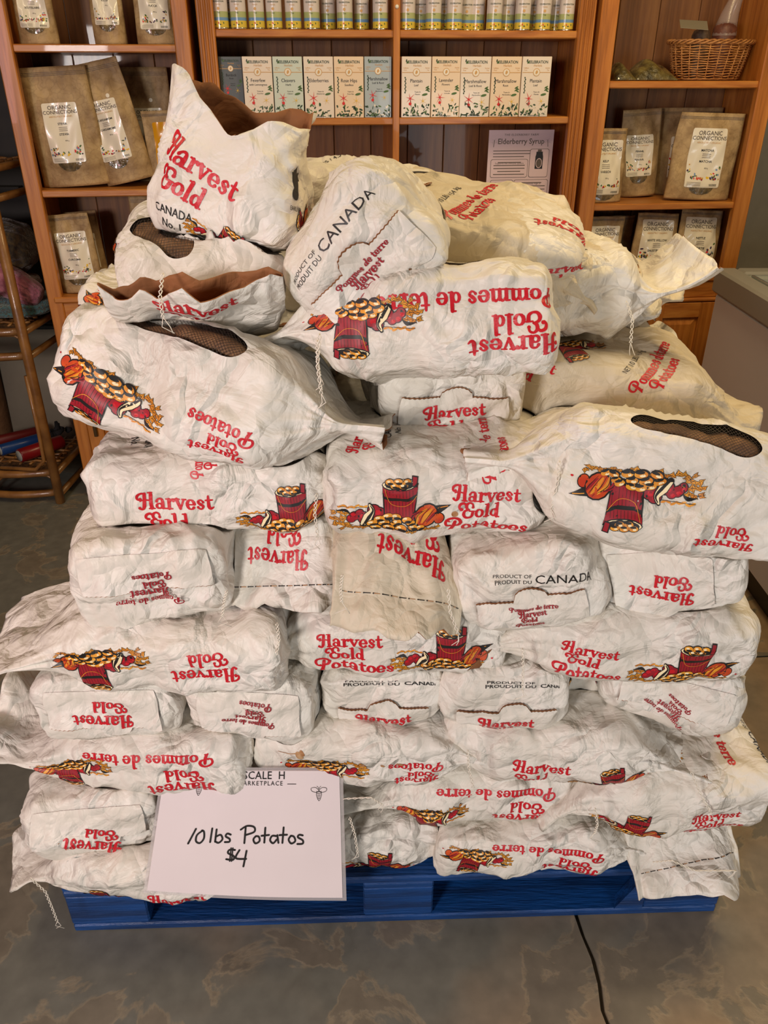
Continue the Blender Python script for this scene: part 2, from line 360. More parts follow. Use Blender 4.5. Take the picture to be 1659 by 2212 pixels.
def picture():
    """basket of potatoes, pumpkin, gourd, apples and leaves; width 1, centred"""
    r = random.Random(5); f = Flat()
    def leaf(x, y, s, l=0):
        for k in range(3):
            a = r.random()*PI*2; c, q = math.cos(a), math.sin(a); L_, w_ = s*r.uniform(1.0, 1.35), s*r.uniform(.36, .5)
            P = lambda e: [(x+(t*c-u*q), y+(t*q+u*c)*.7) for t, u in ((-.15*L_-e, 0), (.3*L_, -w_-e), (.62*L_, -w_*.3-e), (1.05*L_+e, 0), (.6*L_, w_*.45+e), (.25*L_, w_+e))]
            f.poly(P(.0045), BLK, l); f.poly(P(0), GLD, l+1); f.stroke([(x, y), (x+L_*.8*c, y+L_*.8*q*.7)], .0028, BLK, l+2, False)
    for i in range(10): leaf(.03+.012*i, .1+.06*math.sin(i*2.1)+.02, .042)
    for i in range(20): leaf(.1+.042*i, .03+.014*math.sin(i*1.7), .034)
    for i in range(7): f.ell(.08+.035*i, .235+.008*math.sin(i*2), .022, .009, GLD, 1, .4*(-1)**i)
    f.stroke([(.06, .235), (.32, .22)], .004, BLK, 2)
    f.stroke([(.05, .19), (.12, .2), (.16, .17)], [.004, .03, .004], BLK, 2)
    for (x, y, s) in ((.17, .12, .036), (.2, .15, .04), (.24, .17, .036), (.28, .13, .05), (.36, .2, .05), (.4, .17, .055)):
        f.ell(x, y, s*1.16, s*1.16, BLK, 2); f.ell(x, y, s, s, MAR, 3); f.ell(x-.01, y+.012, s*.5, s*.4, RED, 4)
    # pumpkin
    f.poly([(.86, .24), (1.0, .245), (.97, .225), (.88, .16)], BLK, 2); f.stroke([(.89, .22), (.97, .235)], .007, GLD, 3)
    f.ell(.9, .13, .045, .055, BLK, 3, -.4); f.ell(.9, .13, .038, .048, ORG, 4, -.4)
    f.ell(.79, .16, .112, .097, BLK, 4, .9); f.ell(.79, .16, .1, .085, ORG, 5, .9)
    for k, (o, ww, mm) in enumerate(((-.052, .03, MAR), (-.02, .034, GLD), (.022, .04, GLD), (.06, .028, MAR))):
        f.stroke([(.73+o, .09+o*.2), (.76+o*1.5, .16), (.82+o, .235-abs(o)*.6)], [.008, ww, .008], mm, 6, False)
    for o in (-.07, -.036, .0, .042, .075): f.stroke([(.73+o*.8, .085), (.765+o*1.25, .16), (.83+o*.7, .24-abs(o)*.5)], [.002, .006, .002], BLK, 7, False)
    # bucket
    f.poly([(.44, .15), (.66, .12), (.7, .2), (.725, .44), (.43, .44)], BLK, 4)
    f.poly([(.452, .16), (.66, .132), (.69, .2), (.71, .36), (.444, .36)], MAR, 5)
    f.poly([(.436, .36), (.715, .36), (.722, .43), (.434, .43)], MAR, 5)
    f.poly([(.436, .31), (.5, .285), (.64, .285), (.712, .315), (.712, .345), (.64, .315), (.5, .315), (.436, .34)], BLK, 6)
    for i in range(9): x = .465+.027*i; f.stroke([(x, .15), (x-.004, .285)], .003, BLK, 6, False); f.stroke([(x, .32), (x-.004, .38)], .003, BLK, 6, False)
    f.ell(.575, .43, .15, .052, BLK, 6); f.ell(.575, .432, .142, .045, CRM, 7); f.ell(.575, .43, .128, .038, BLK, 8)
    for (x, y, s) in ((.49, .45, .036), (.56, .455, .036), (.63, .452, .034), (.53, .42, .036), (.6, .422, .038)):
        f.ell(x, y, s*1.16, s*.95, BLK, 9); f.ell(x, y+.003, s*.96, s*.68, GLD, 10); f.ell(x-.008, y+.008, s*.4, s*.25, CRM, 11); f.ell(x+.006, y-.010, s*.7, s*.28, BLK, 11)
    f.poly([(.665, .41), (.715, .4), (.722, .5), (.672, .51)], BLK, 11); f.poly([(.674, .42), (.708, .41), (.714, .49), (.68, .498)], MAR, 12)
    f.stroke([(.45, .4), (.5, .26), (.62, .24), (.71, .33)], .004, GLD, 12, False)
    # gourd
    f.stroke([(.325, .255), (.345, .2), (.31, .14), (.27, .08)], [.026, .05, .085, .06], BLK, 12)
    f.stroke([(.325, .25), (.343, .2), (.308, .14), (.27, .085)], [.014, .036, .068, .044], CRM, 13)
    f.stroke([(.33, .245), (.352, .2), (.318, .14), (.262, .06)], [.006, .014, .026, .014], BLK, 14, False)
    # potatoes
    for (x, y, a, s) in ((.4, .125, .1, .045), (.47, .145, .2, .045), (.54, .14, -.1, .045), (.34, .085, .3, .047), (.44, .09, .3, .05), (.54, .095, .1, .045), (.63, .12, .3, .04),
                         (.37, .04, -.2, .045), (.48, .045, .1, .05), (.58, .05, .1, .046), (.68, .06, -.2, .04), (.66, .1, .2, .036), (.74, .055, .3, .036)):
        f.ell(x, y, s*1.15, s*.74, BLK, 14, a); f.ell(x+.002, y+.005, s*1.0, s*.56, GLD, 15, a); f.ell(x-.01, y+.012, s*.45, s*.22, CRM, 16, a); f.ell(x+.012, y-.010, s*.7, s*.26, BLK, 17, a)
        f.ell(x+.014, y-.002, .004, .004, BLK, 16, n=5); f.ell(x-.012, y+.004, .003, .003, BLK, 17, n=5)
    f.ell(.985, .1, .011, .008, RED, 2)
    o = Flat(); o.place(f, -.5, -.25); return o
def barcode():
    f = Flat(); r = random.Random(3); x = -.5
    while x < .5:
        w = r.choice([.012, .02, .034]); f.poly([(x, -.1), (x+w, -.1), (x+w, .45), (x, .45)], BLK); x += w+r.choice([.014, .024])
    f.place(text('033383 45465', .15, BLK), 0, -.26); return f
def net_lines():
    return Flat()
def stad(a, b, m, l=0):
    f = Flat(); n = 10; pts = [(a-b+b*math.cos(t), b*math.sin(t)) for t in [(-PI/2+PI*i/n) for i in range(n+1)]]
    pts += [(-x, -y) for x, y in pts]; f.poly(pts, m, l); return f
_kd = {}
def kind(k):
    """-> tessellated print, real size in metres"""
    if k in _kd: return _kd[k]
    f = Flat(); base = k
    if k == 'hgp': f.place(lines([('Harvest', .35, 3.7, 1), ('Gold', 1.3, 1.95, 1), ('Potatoes', 0, 0, 1.12)]), sc=.0122)
    elif k == 'hg': f.place(lines([('Harvest', 0, 2.0, 1.05), ('Gold', 1.1, 0, 1)]), sc=.0138)
    elif k == 'pgh': f.place(lines([('Harvest', 0, 3.8, 1.05), ('Gold', 1.3, 2.0, 1), ('Pommes de terre', .0, 0, .98)]), sc=.0134)
    elif k == 'hgl': f.place(lines([('Harvest', 0, 2.0, 1.05), ('Gold', .7, 0, 1)]), sc=.0140)
    elif k == 'pdt': f.place(lines([('Pommes de terre', 0, 1.9, 1), ('Potatoes', 1.6, 0, 1)]), sc=.0135)
    elif k == 'small': f.place(lines([('Pommes de terre', 0, 5.7, .88), ('Harvest', 2.4, 3.8, 1.1), ('Gold', 3.2, 1.95, 1.05), ('Potatoes', 1.6, 0, 1.02)], MAR), sc=.0066)
    elif k == 'pic': f.place(picture(), sc=.15)
    elif k == 'canada':
        f.place(text('PRODUCT OF', .0095, BLK, align='RIGHT'), -.004, .006); f.place(text('PRODUIT DU', .0095, BLK, align='RIGHT'), -.004, -.005); f.place(text('CANADA', .023, BLK, align='LEFT'), 0, -.004)
    elif k == 'canadab':
        f.place(text('PRODUCT OF', .0115, BLK, bold=.012, sx=1.25), -.02, .006); f.place(text('PROUDUIT DU', .0115, BLK, bold=.012, sx=1.25), -.02, -.005); f.place(text('CANADA', .016, BLK, bold=.02, sx=1.1, align='LEFT'), .035, -.004)
    elif k == 'canno1': f.place(text('CANADA', .019, BLK, bold=.008, sx=.8), 0, .008); f.place(text('No. 1', .019, BLK, bold=.008, sx=.8), 0, -.013)
    elif k == 'net10': f.place(text('NET 10 LBS / 4.54 kg', .013, BLK), 0, 0)
    elif k == 'barcode': f.place(barcode(), sc=.034)
    elif k == 'stain': 
        for (x, y, s) in ((0, 0, .006), (.004, .006, .004), (.03, -.018, .003), (.055, -.04, .004), (.052, -.035, .0025)): f.ell(x, y, s*.8, s*1.5, STN, 0, .3)
        f.stroke([(-.03, .004), (-.015, .002), (0, .006)], [.0008, .0014, .002], STN)
    elif k == 'spot': f.ell(0, 0, .005, .004, STN)
    elif k == 'snow': # small farm emblem of the packer
        f.poly([(-.006, .012), (.003, .012), (.006, .0), (.001, -.012), (-.006, -.012), (-.009, -.002)], BLK); f.ell(-.004, -.014, .006, .006, BLK); f.poly([(.003, .006), (.012, .008), (.012, .0), (.004, -.001)], BLK)
        f.place(text('EARLIVER', .006, BLK), 0, -.03)
    elif k == 'seam':
        for i in range(17): x = -.1+i*.0125; f.poly([(x, -.0006), (x+.009, -.0006), (x+.009, .0006), (x, .0006)], 8 if i % 2 else BLK)
        for i in range(17): f.ell(-.1+i*.0125, 0, .0011, .0011, BLK, 1, n=6)
    V, L, F, M = f.tess(.0048)
    _kd[k] = (V, L, F, M); return _kd[k]

# ---------------------------------------------------------------- potato bags
DS0 = .0058; DS = DS0
def creases(P, seed, amp, cell, npts=70):
    """faceted paper folds: ridges between cones on scattered points"""
    r = np.random.RandomState(seed); out = np.zeros(len(P))
    for A, c in ((amp, cell), (amp*.42, cell*.5)):
        lo = P.min(0)-.02; hi = P.max(0)+.02; vol = np.prod((hi-lo)/c); n = int(min(max(vol, 12), 240 if c < cell else 120))
        Q = r.uniform(lo, hi, (n, 3)); rot, _ = np.linalg.qr(r.normal(size=(3, 3))); S = rot @ np.diag([1, .42, 1]) @ rot.T
        d = np.full(len(P), 9.0); d2 = np.full(len(P), 9.0)
        PS = P@S; QS = Q@S
        D = np.sqrt(((PS[:, None, :]-QS[None])**2).sum(2)); D.partition(1, axis=1)
        e = np.clip((D[:, 1]-D[:, 0])/c, 0, 1); out += A*(np.minimum(D[:, 0]/c, 1.2)*.9 - .55*(1-np.minimum(e*3, 1)))
    return out
def folds(P, seed, amp, K=78):
    r = np.random.RandomState(seed+31); lo = P.min(0); hi = P.max(0); o = np.zeros(len(P))
    for i in range(K):
        c = P[r.randint(len(P))]; n = r.normal(size=3); n /= np.linalg.norm(n); Rr = r.uniform(.035, .10); D = P-c
        o += amp*r.uniform(-.7, 1.0)*np.exp(-np.abs(D@n+.1*np.sin(D[:, 0]*20)*.03)/.006)*np.exp(-(D*D).sum(1)/Rr**2)
    return o
def lowfreq(P, seed, amp, wl):
    r = np.random.RandomState(seed+99); o = np.zeros(len(P))
    for i in range(6):
        k = r.normal(size=3); k *= (2*PI/wl)*r.uniform(.6, 1.3)/np.linalg.norm(k); o += np.sin(P@k+r.uniform(0, 6))
    return o*amp/2.4
BAGS = []
class Bag:
    def __init__(s, name, L=.34, W=.24, H=.12, pos=(0, 0, 0), yaw=0, pitch=0, roll=0, neck=.055, frill=.035, gath=.85, bend=-.5, seed=1, amp=.0082, open_=False, sag=.0, flex=0.0, decals=(), cap=(), window=None, flap=None, string=None, label='', tint=0, mouth=1, taper=.05, prio=1, torn=.004, bottom_r=.02, R=None):
        s.__dict__.update(locals()); del s.__dict__['s']
        DS = DS0 if not label.startswith('bag hidden') else .014; s.DS = DS
        nW = max(8, round(W/DS)); nH = max(6, round(H/DS)); ns = 2*(nW+nH); s.nW, s.nH, s.ns = nW, nH, ns
        a = np.linspace(0, 1, nH, endpoint=False); b = np.linspace(0, 1, nW, endpoint=False)
        y = np.concatenate([-W/2+0*a, -W/2+W*b, W/2+0*a, W/2-W*b]); z = np.concatenate([-H/2+H*a, H/2+0*b, H/2-H*a, -H/2+0*b])
        s.cum = np.concatenate([H*a, H+W*b, H+W+H*a, 2*H+W+W*b, [2*(H+W)]])
        tt = L+neck+frill; nt = round(tt/DS); t = np.linspace(-L/2, L/2+neck+frill, nt+1); s.nt = nt; s.t = t
        Y, Tt = np.meshgrid(y, t, indexing='ij'); Z, _ = np.meshgrid(z, t, indexing='ij')
        B = np.stack([Tt, Y, Z], -1).reshape(-1, 3)
        # cap grid
        cy = np.linspace(-W/2, W/2, nW+1); cz = np.linspace(-H/2, H/2, nH+1); CY, CZ = np.meshgrid(cy, cz, indexing='ij')
        Cb = np.stack([np.full(CY.shape, -L/2), CY, CZ], -1).reshape(-1, 3)
        A = np.concatenate([B, Cb]); P, N = s.shape(A); s.nB = len(B)
        R = R if R is not None else Matrix.Rotation(math.radians(yaw), 3, 'Z') @ Matrix.Rotation(math.radians(-pitch), 3, 'Y') @ Matrix.Rotation(math.radians(roll), 3, 'X')
        s.R = np.array(R); s.pos = np.array(pos, float)
        s.P = P@s.R.T+s.pos
        BAGS.append(s)
    def shape(s, A):
        L, W, H = s.L, s.W, s.H; r = min(.36*H, .046); rx = s.bottom_r
        h = np.array([L/2, W/2, H/2]); inner = A.copy()
        inner[:, 1] = np.clip(A[:, 1], -h[1]+r, h[1]-r); inner[:, 2] = np.clip(A[:, 2], -h[2]+r, h[2]-r); inner[:, 0] = np.maximum(A[:, 0], -h[0]+rx)
        off = A-inner; off[:, 0] *= r/rx; ln = np.linalg.norm(off, axis=1, keepdims=True); n = np.where(ln > 1e-9, off/np.maximum(ln, 1e-9), 0)
        P = inner+n*np.array([rx, r, r]); t = A[:, 0]
        # pillow bulge
        u = np.clip(2*t/L, -1, 1); bul = 1-u*u
        P[:, 2] *= .94+.10*bul; P[:, 1] *= .95+.07*bul
        if not s.open_: t0 = L/2-s.taper
        else: t0 = L/2+s.neck+s.frill+1
        k = np.clip((t-t0)/(s.taper+s.neck), 0, 1); tau = k*k*(3-2*k); 
        zf = .006/(H/2)
        pre = P.copy()
        P[:, 2] *= (1-tau)+tau*zf; P[:, 1] *= 1+(s.gath-1)*tau
        # pleats near the neck
        per = np.arctan2(pre[:, 2]*2, pre[:, 1]); pl = np.sin(per*9+s.seed)*.5+np.sin(per*15+s.seed*2)*.5
        amp_pl = 4*tau*(1-tau)
        lf = lowfreq(P, s.seed, .0045, .13); cr = creases(P, s.seed, s.amp, .078)
        # potatoes pressing from inside: lumps
        lump = creases(P, s.seed+7, .0035, .085)
        body = 1-tau
        d = lf*body+(cr-cr.mean())*(.35+.65*body)-lump*.8*body+pl*.004*amp_pl
        d = d+folds(P, s.seed, .0088)*(.4+.6*body)
        P = P+n*d[:, None]
        if s.open_:
            kk = np.clip((t-(L/2-.02))/(.06), 0, 1); P[:, 2] *= 1-.25*kk; P[:, 2] += kk*.012*np.sin(P[:, 1]*38+s.seed); P[:, 1] *= 1+.02*kk
        # frill opens and waves
        fr = np.clip((t-(L/2+s.neck))/max(s.frill, 1e-4), 0, 1) if not s.open_ else 0*t
        sg = np.sign(A[:, 2]+1e-6)
        edge = 1-(np.abs(A[:, 1])/(W/2))**4
        P[:, 2] += fr*sg*s.mouth*(.004+.012*np.abs(np.sin(P[:, 1]*21+s.seed)))*edge
        P[:, 2] += (fr+.3*tau)*.010*np.sin(P[:, 1]*33+s.seed*1.7)+tau*.006*np.sin(P[:, 1]*70+s.seed)*.6
        rr = np.random.RandomState(s.seed+5); tz = rr.uniform(-1, 1, 40)
        rag = np.interp(P[:, 1], np.linspace(-W*.7, W*.7, 18), tz[:18])*.007
        last = np.clip(fr if not s.open_ else np.clip((t-(L/2+s.neck+s.frill-.03))/.03, 0, 1), 0, 1)
        P[:, 0] += rag*last*(s.torn/.004)
        if s.open_:  # torn mouth, one corner standing up high
            P[:, 0] += last*(.05*np.exp(-((P[:, 1]-s.open_[0])/.035)**2)-.02*np.exp(-((P[:, 1]-s.open_[1])/.03)**2))*np.where(A[:, 2] > 0, 1, .35)
            P[:, 0] += last*.02*np.where(A[:, 2] < 0, 1, 0)
        # bend of the neck
        if s.bend and not s.open_:
            tb = L/2-.03; Lb = .03+s.neck+s.frill; q = np.clip((P[:, 0]-tb), 0, None); m = q > 0
            th = s.bend*q/Lb; kf = s.bend/Lb
            xc = tb+np.where(m, np.sin(th)/kf, 0); zc = np.where(m, (1-np.cos(th))/kf, 0)
            zz = P[:, 2].copy(); P[:, 0] = np.where(m, xc-zz*np.sin(th), P[:, 0]); P[:, 2] = np.where(m, zc+zz*np.cos(th), P[:, 2])
        # sagging belly / bending over supports
        if s.flex: P[:, 2] -= s.flex*(P[:, 0]/(L/2))**2
        return P, n
    def collide(s, o, k):
        """push vertices of s out of the body of o by a share k"""
        X = (s.P-o.pos)@o.R; h = np.array([o.L/2, o.W/2, o.H/2])*np.array([1.0, 1.0, 1.03]); q = X/h; e = 5
        f = (np.abs(q)**e).sum(1)**(1/e); m = f < 1
        if not m.any(): return
        qq = q[m]; fm = np.maximum(f[m], .3); g = np.sign(qq)*np.abs(qq)**(e-1)/h; gn = np.linalg.norm(g, axis=1)+1e-9
        # least-penetration step along the gradient
        grad = gn/(fm**(e-1)); d = (1-fm)/grad; d = np.minimum(d, .035)
        X[m] += (g/gn[:, None])*(d*k)[:, None]; s.P = X@o.R.T+o.pos
    def grids(s):
        s.Bg = s.P[:s.nB].reshape(s.ns, s.nt+1, 3); s.Cg = s.P[s.nB:].reshape(s.nW+1, s.nH+1, 3)
        s.C = s.pos
        ds_ = np.roll(s.Bg, -1, 0)-np.roll(s.Bg, 1, 0); dt = np.gradient(s.Bg, axis=1); n = np.cross(dt, ds_); s.Bn = n/(np.linalg.norm(n, axis=2, keepdims=True)+1e-9)
        dy, dz = np.gradient(s.Cg, axis=(0, 1)); n = np.cross(dz, dy); s.Cn = n/(np.linalg.norm(n, axis=2, keepdims=True)+1e-9)
    def ev(s, tv, sv, off):
        per = s.cum[-1]; fi = np.interp(np.mod(sv, per), s.cum, np.arange(s.ns+1)); ft = np.clip((tv+s.L/2)/(s.L+s.neck+s.frill)*s.nt, 0, s.nt-1e-4)
        i = np.floor(fi).astype(int); j = np.floor(ft).astype(int); a = (fi-i)[:, None]; b = (ft-j)[:, None]; i0 = i % s.ns; i1 = (i+1) % s.ns
        bl = lambda g: g[i0, j]*(1-a)*(1-b)+g[i1, j]*a*(1-b)+g[i0, j+1]*(1-a)*b+g[i1, j+1]*a*b
        n = bl(s.Bn); n /= np.linalg.norm(n, axis=1, keepdims=True)+1e-9; off = np.asarray(off).reshape(-1, 1)
        return bl(s.Bg)+n*off
    def evc(s, yv, zv, off):
        fi = np.clip((yv+s.W/2)/s.W*s.nW, 0, s.nW-1e-4); fj = np.clip((zv+s.H/2)/s.H*s.nH, 0, s.nH-1e-4)
        i = np.floor(fi).astype(int); j = np.floor(fj).astype(int); a = (fi-i)[:, None]; b = (fj-j)[:, None]
        bl = lambda g: g[i, j]*(1-a)*(1-b)+g[i+1, j]*a*(1-b)+g[i, j+1]*(1-a)*b+g[i+1, j+1]*a*b
        n = bl(s.Cn); n /= np.linalg.norm(n, axis=1, keepdims=True)+1e-9
        # over the edge of the end face: keep going, straight, along the normal plane
        out = bl(s.Cg)+n*np.asarray(off).reshape(-1, 1)
        return out
    def panel(s, p):
        """centre (t,s) and right/up directions in (t,s) for a viewer looking at that side"""
        H, W = s.H, s.W
        return {'A': (0, H/2, 1, 1), 'B': (0, 1.5*H+W, -1, -1), 'T': (0, H+W/2, 1, 1), 'Tb': (0, H+W/2, -1, -1)}[p]
    def lay(s, p, dx, dy, V, off):
        if p == 'C':  # end face, viewer frame: right = -y, up = z
            return s.evc(-(V[:, 0]+dx), V[:, 1]+dy, off)
        if p == 'K':  # seam side (top end), laid on the neck: right across the width
            t0 = s.L/2; return s.ev(t0-(V[:, 1]+dy)*1.0, s.H+s.W/2+(V[:, 0]+dx)*1.0, off)
        if p == 'U': return s.ev(s.L/2+(V[:, 1]+dy), 2*s.H+1.5*s.W-(V[:, 0]+dx), off)
        if p == 'S': return s.ev(V[:, 1]+dy, s.H+s.W/2-(V[:, 0]+dx), off)
        t0, s0, r, u = s.panel(p)
        return s.ev(t0+r*(V[:, 0]+dx), s0+u*(V[:, 1]+dy), off)
    def build(s):
        s.grids(); V = [s.P[:s.nB]]; F = []; M = []; nt1 = s.nt+1
        idx = np.arange(s.nB).reshape(s.ns, nt1)
        keepmask = np.ones((s.ns, s.nt), bool)
        Vb = s.P[:s.nB].copy()
        if s.window:
            p, dx, dy, aa, bb, ang = s.window; t0, s0, r, u = s.panel(p)
            Tm, Sm = np.meshgrid(s.t, s.cum[:-1]); per = s.cum[-1]
            X = (Tm-t0)*r-dx; Yq = ((Sm-s0+per/2) % per-per/2)*u-dy; c, q = math.cos(-ang), math.sin(-ang); x = X*c-Yq*q; y = X*q+Yq*c
            cx = np.clip(x, -(aa-bb), aa-bb); d = np.hypot(x-cx, y); sd = d-bb
            sn = np.abs(sd) < s.DS*.78
            nx = cx+(x-cx)/np.maximum(d, 1e-6)*bb; ny = y/np.maximum(d, 1e-6)*bb
            c, q = math.cos(ang), math.sin(ang); X2 = nx*c-ny*q+dx; Y2 = nx*q+ny*c+dy
            mm = sn.reshape(-1); tv = t0+r*X2.reshape(-1)[mm]; sv = s0+u*Y2.reshape(-1)[mm]
            Vb[mm] = s.ev(tv, sv, 0)
            ins = sd < s.DS*.78
            ins4 = ins[:, :-1] & ins[:, 1:] & np.roll(ins, -1, 0)[:, :-1] & np.roll(ins, -1, 0)[:, 1:]
            keepmask = ~ins4
        i, j = np.nonzero(keepmask); i1 = (i+1) % s.ns
        Ft = np.stack([idx[i, j], idx[i, j+1], idx[i1, j+1], idx[i1, j]], 1)
        # end face
        nW, nH = s.nW, s.nH; cmap = np.zeros((nW+1, nH+1), int)-1; extra = []
        nb = s.nB
        for a in range(nW+1):
            for b in range(nH+1):
                if a == 0: q = b
                elif b == nH: q = nH+a
                elif a == nW: q = nH+nW+(nH-b)
                elif b == 0: q = (2*nH+nW+(nW-a)) % s.ns
                else: q = -1
                if q >= 0: cmap[a, b] = idx[q % s.ns, 0]
                else: cmap[a, b] = nb+len(extra); extra.append(s.Cg[a, b])
        Vall = [Vb, np.array(extra)]; n0 = nb+len(extra)
        a, b = np.meshgrid(range(nW), range(nH), indexing='ij'); a = a.ravel(); b = b.ravel()
        Fc = np.stack([cmap[a, b], cmap[a, b+1], cmap[a+1, b+1], cmap[a+1, b]], 1)
        F = Ft.tolist()+Fc.tolist(); M = [0]*len(F); S = [True]*len(F)
        # brown lining seen in the mouth
        j0 = max(0, s.nt-int((s.frill+ (0.12 if s.open_ else .012))/s.DS)); jj = np.arange(j0, nt1)
        inn = s.Bg[:, jj]-s.Bn[:, jj]*.0016; k = len(jj); base = n0; Vall.append(inn.reshape(-1, 3)); n0 += inn.shape[0]*k
        ii = base+np.arange(s.ns*k).reshape(s.ns, k); iu = np.roll(ii, -1, 0)
        Fi = np.stack([ii[:, :-1].ravel(), iu[:, :-1].ravel(), iu[:, 1:].ravel(), ii[:, 1:].ravel()], 1).tolist()
        outer = idx[:, -1]; ou = np.roll(outer, -1); Fe = np.stack([outer, ii[:, -1], iu[:, -1], ou], 1).tolist()
        F += Fi+Fe; M += [1]*(len(Fi)+len(Fe)); S += [True]*(len(Fi)+len(Fe))
        # prints
        for d in s.decals:
            p, kd, dx, dy, rot, sc = d; dv, lr, fs, ms = kind(kd); rot = math.radians(rot); c, q = math.cos(rot), math.sin(rot)
            U = np.stack([sc*(dv[:, 0]*c-dv[:, 1]*q), sc*(dv[:, 0]*q+dv[:, 1]*c)], 1)
            if p == 'F': continue
            if p == 'C':   # keep inside the end face
                lim = np.abs(U[:, 0]+dx) < s.W/2-.004; lim &= np.abs(U[:, 1]+dy) < s.H/2-.003
            else: lim = np.ones(len(U), bool)
            X = s.lay(p, dx, dy, U, .0007+lr*.00009)
            fl = [f for f, m_ in zip(fs, ms) if all(lim[v] for v in f)]; ml = [m_ for f, m_ in zip(fs, ms) if all(lim[v] for v in f)]
            F += [[v+n0 for v in f] for f in fl]; M += ml; S += [True]*len(fl); Vall.append(X); n0 += len(X)
        Vv = np.concatenate(Vall)
        o = mk(s.name, Vv, F, ([BEIGE]+BAGM[1:]) if s.tint else BAGM, midx=M, smooth=S, origin=(s.pos[0], s.pos[1], Vb[:, 2].min())); s.obj = o
        T(o, s.label, 'bag of potatoes', 'white paper sacks of potatoes piled on the pallet')
        if s.window: s.build_window(o)
        if s.flap: s.build_flap(o)
        if s.string: s.build_string(o)
        return o
    def build_window(s, o):
        p, dx, dy, aa, bb, ang = s.window; c, q = math.cos(ang), math.sin(ang)
        f = Flat(); f.place(stad(aa+.004, bb+.004, 0), rot=ang); V, L, F, M = f.tess(.006)
        # concentric resample: potatoes as big smooth lumps behind the net
        r = np.random.RandomState(s.seed+3); n = 5; cx = np.linspace(-aa+.02, aa-.02, n); Q = np.stack([cx*c-(r.uniform(-.008, .008, n))*q, cx*q+r.uniform(-.01, .01, n)*c], 1)
        D = np.sqrt(((V[:, None]-Q[None])**2).sum(2)).min(1); off = -.020+.017*np.sqrt(np.clip(1-(D/.034)**2, 0, 1))
        X = s.lay(p, dx, dy, V, off); w = mk('net_window', X, F, POTATO, o, smooth=True)
        g = Flat(); st = .0055; k = -1.0
        x = -aa
        for i in range(-60, 61):
            for sgn in (1, -1):
                pts = []
                for j in np.linspace(-bb-.001, bb+.001, 8):
                    xx = i*st+sgn*j*.8; cxx = min(max(xx, -(aa-bb)), aa-bb)
                    if math.hypot(xx-cxx, j) < bb+.002: pts.append((xx, j))
                for a_, b_ in zip(pts, pts[1:]): g.stroke([a_, b_], .0007, 0, caps=False)
        g2 = Flat(); g2.place(g, rot=ang); V, L, F, M = g2.tess(); X = s.lay(p, dx, dy, V, -.0012); mk('net', X, F, NETM, w)
    def build_flap(s, o):
        """folded end flap with a thumb tab and a torn brown edge; covers the lower part of the end face"""
        up, kd, rot, sc, tab, wid, tdy = s.flap   # height of its free edge above the centre, print
        W = s.W*wid; z0 = -s.H/2+.006; f = Flat(); pts = []
        n = 26; tz = lambda x: up+(.018*math.sqrt(max(0, 1-((x-tab)/.026)**2)) if abs(x-tab) < .026 else 0)
        edge = []
        for i in range(n*2+1):
            x = -W/2+W*i/(n*2); edge.append((x, tz(x)+(.0009 if i % 2 else -.0004)))
        sgn = 1 if rot < 90 else -1
        def slabp(lift0, mm, dy, name, parent, e0=0):
            Vs = []; Fs = []; rows = 12
            for k in range(rows+1):
                for (x, y) in edge:
                    yy = z0+(y+dy-z0)*k/rows; xx = x*(1+.04*(1-k/rows)); Vs.append((xx, sgn*yy))
            Vs = np.array(Vs); m = len(edge); lift = np.repeat(np.linspace(.0015, lift0, rows+1), m)
            X = s.lay('C', 0, 0, Vs, lift)
            for k in range(rows):
                for i in range(m-1): a = k*m+i; Fs.append((a, a+1, a+m+1, a+m) if sgn > 0 else (a+1, a, a+m, a+m+1))
            return mk(name, X, Fs, mm, parent, smooth=True)
        slabp(.0045, KRAFT, .0016, 'flap_lining', o)
        fl = slabp(.0058, PAPER, 0, 'bottom_flap', o)
        if kd:
            dv, lr, fs, ms = kind(kd); a = math.radians(rot); c, q = math.cos(a), math.sin(a); U = np.stack([sc*(dv[:, 0]*c-dv[:, 1]*q), sc*(dv[:, 0]*q+dv[:, 1]*c)+tdy], 1)
            lim = (np.abs(U[:, 0]) < s.W/2-.004) & (np.abs(U[:, 1]) < s.H/2-.003)
            ff = [(f, m) for f, m in zip(fs, ms) if all(lim[v] for v in f)]
            kk = np.clip((sgn*U[:, 1]-z0)/(up-z0), 0, 1.2)
            X = s.lay('C', 0, 0, U, .0028+.0043*kk); mk('flap_lettering', X, [f for f, m in ff], BAGM, fl, midx=[m for f, m in ff])
    def build_string(s, o):
        g = G(); rnd = random.Random(s.seed)
        for pts in s.string:
            pts = [Vector(p) for p in pts]; P = []
            for i in range(len(pts)-1):
                for k in range(9): P.append(pts[i].lerp(pts[i+1], k/9))
            P.append(pts[-1]); 
            for ph in (0, PI): g.tube([p+Vector((.0022*math.sin(i*1.5+ph), -.001+.0015*math.cos(i*1.5+ph), 0)) for i, p in enumerate(P)], .00075, 5)
            e = P[-1]
            for k in range(2): g.tube([e, e+Vector((rnd.uniform(-.008, .008), 0, -.012)), e+Vector((rnd.uniform(-.012, .012), 0, -.02))], .0006, 4)
        g.make('stitching_string', THREAD, o)
POTATO = mat('potato_skin', srgb(150, 110, 72), .75, color2=srgb(96, 66, 42), vscale=30, bump=.3, bscale=90)
NETM = mat('net_thread', srgb(48, 34, 24), .7)
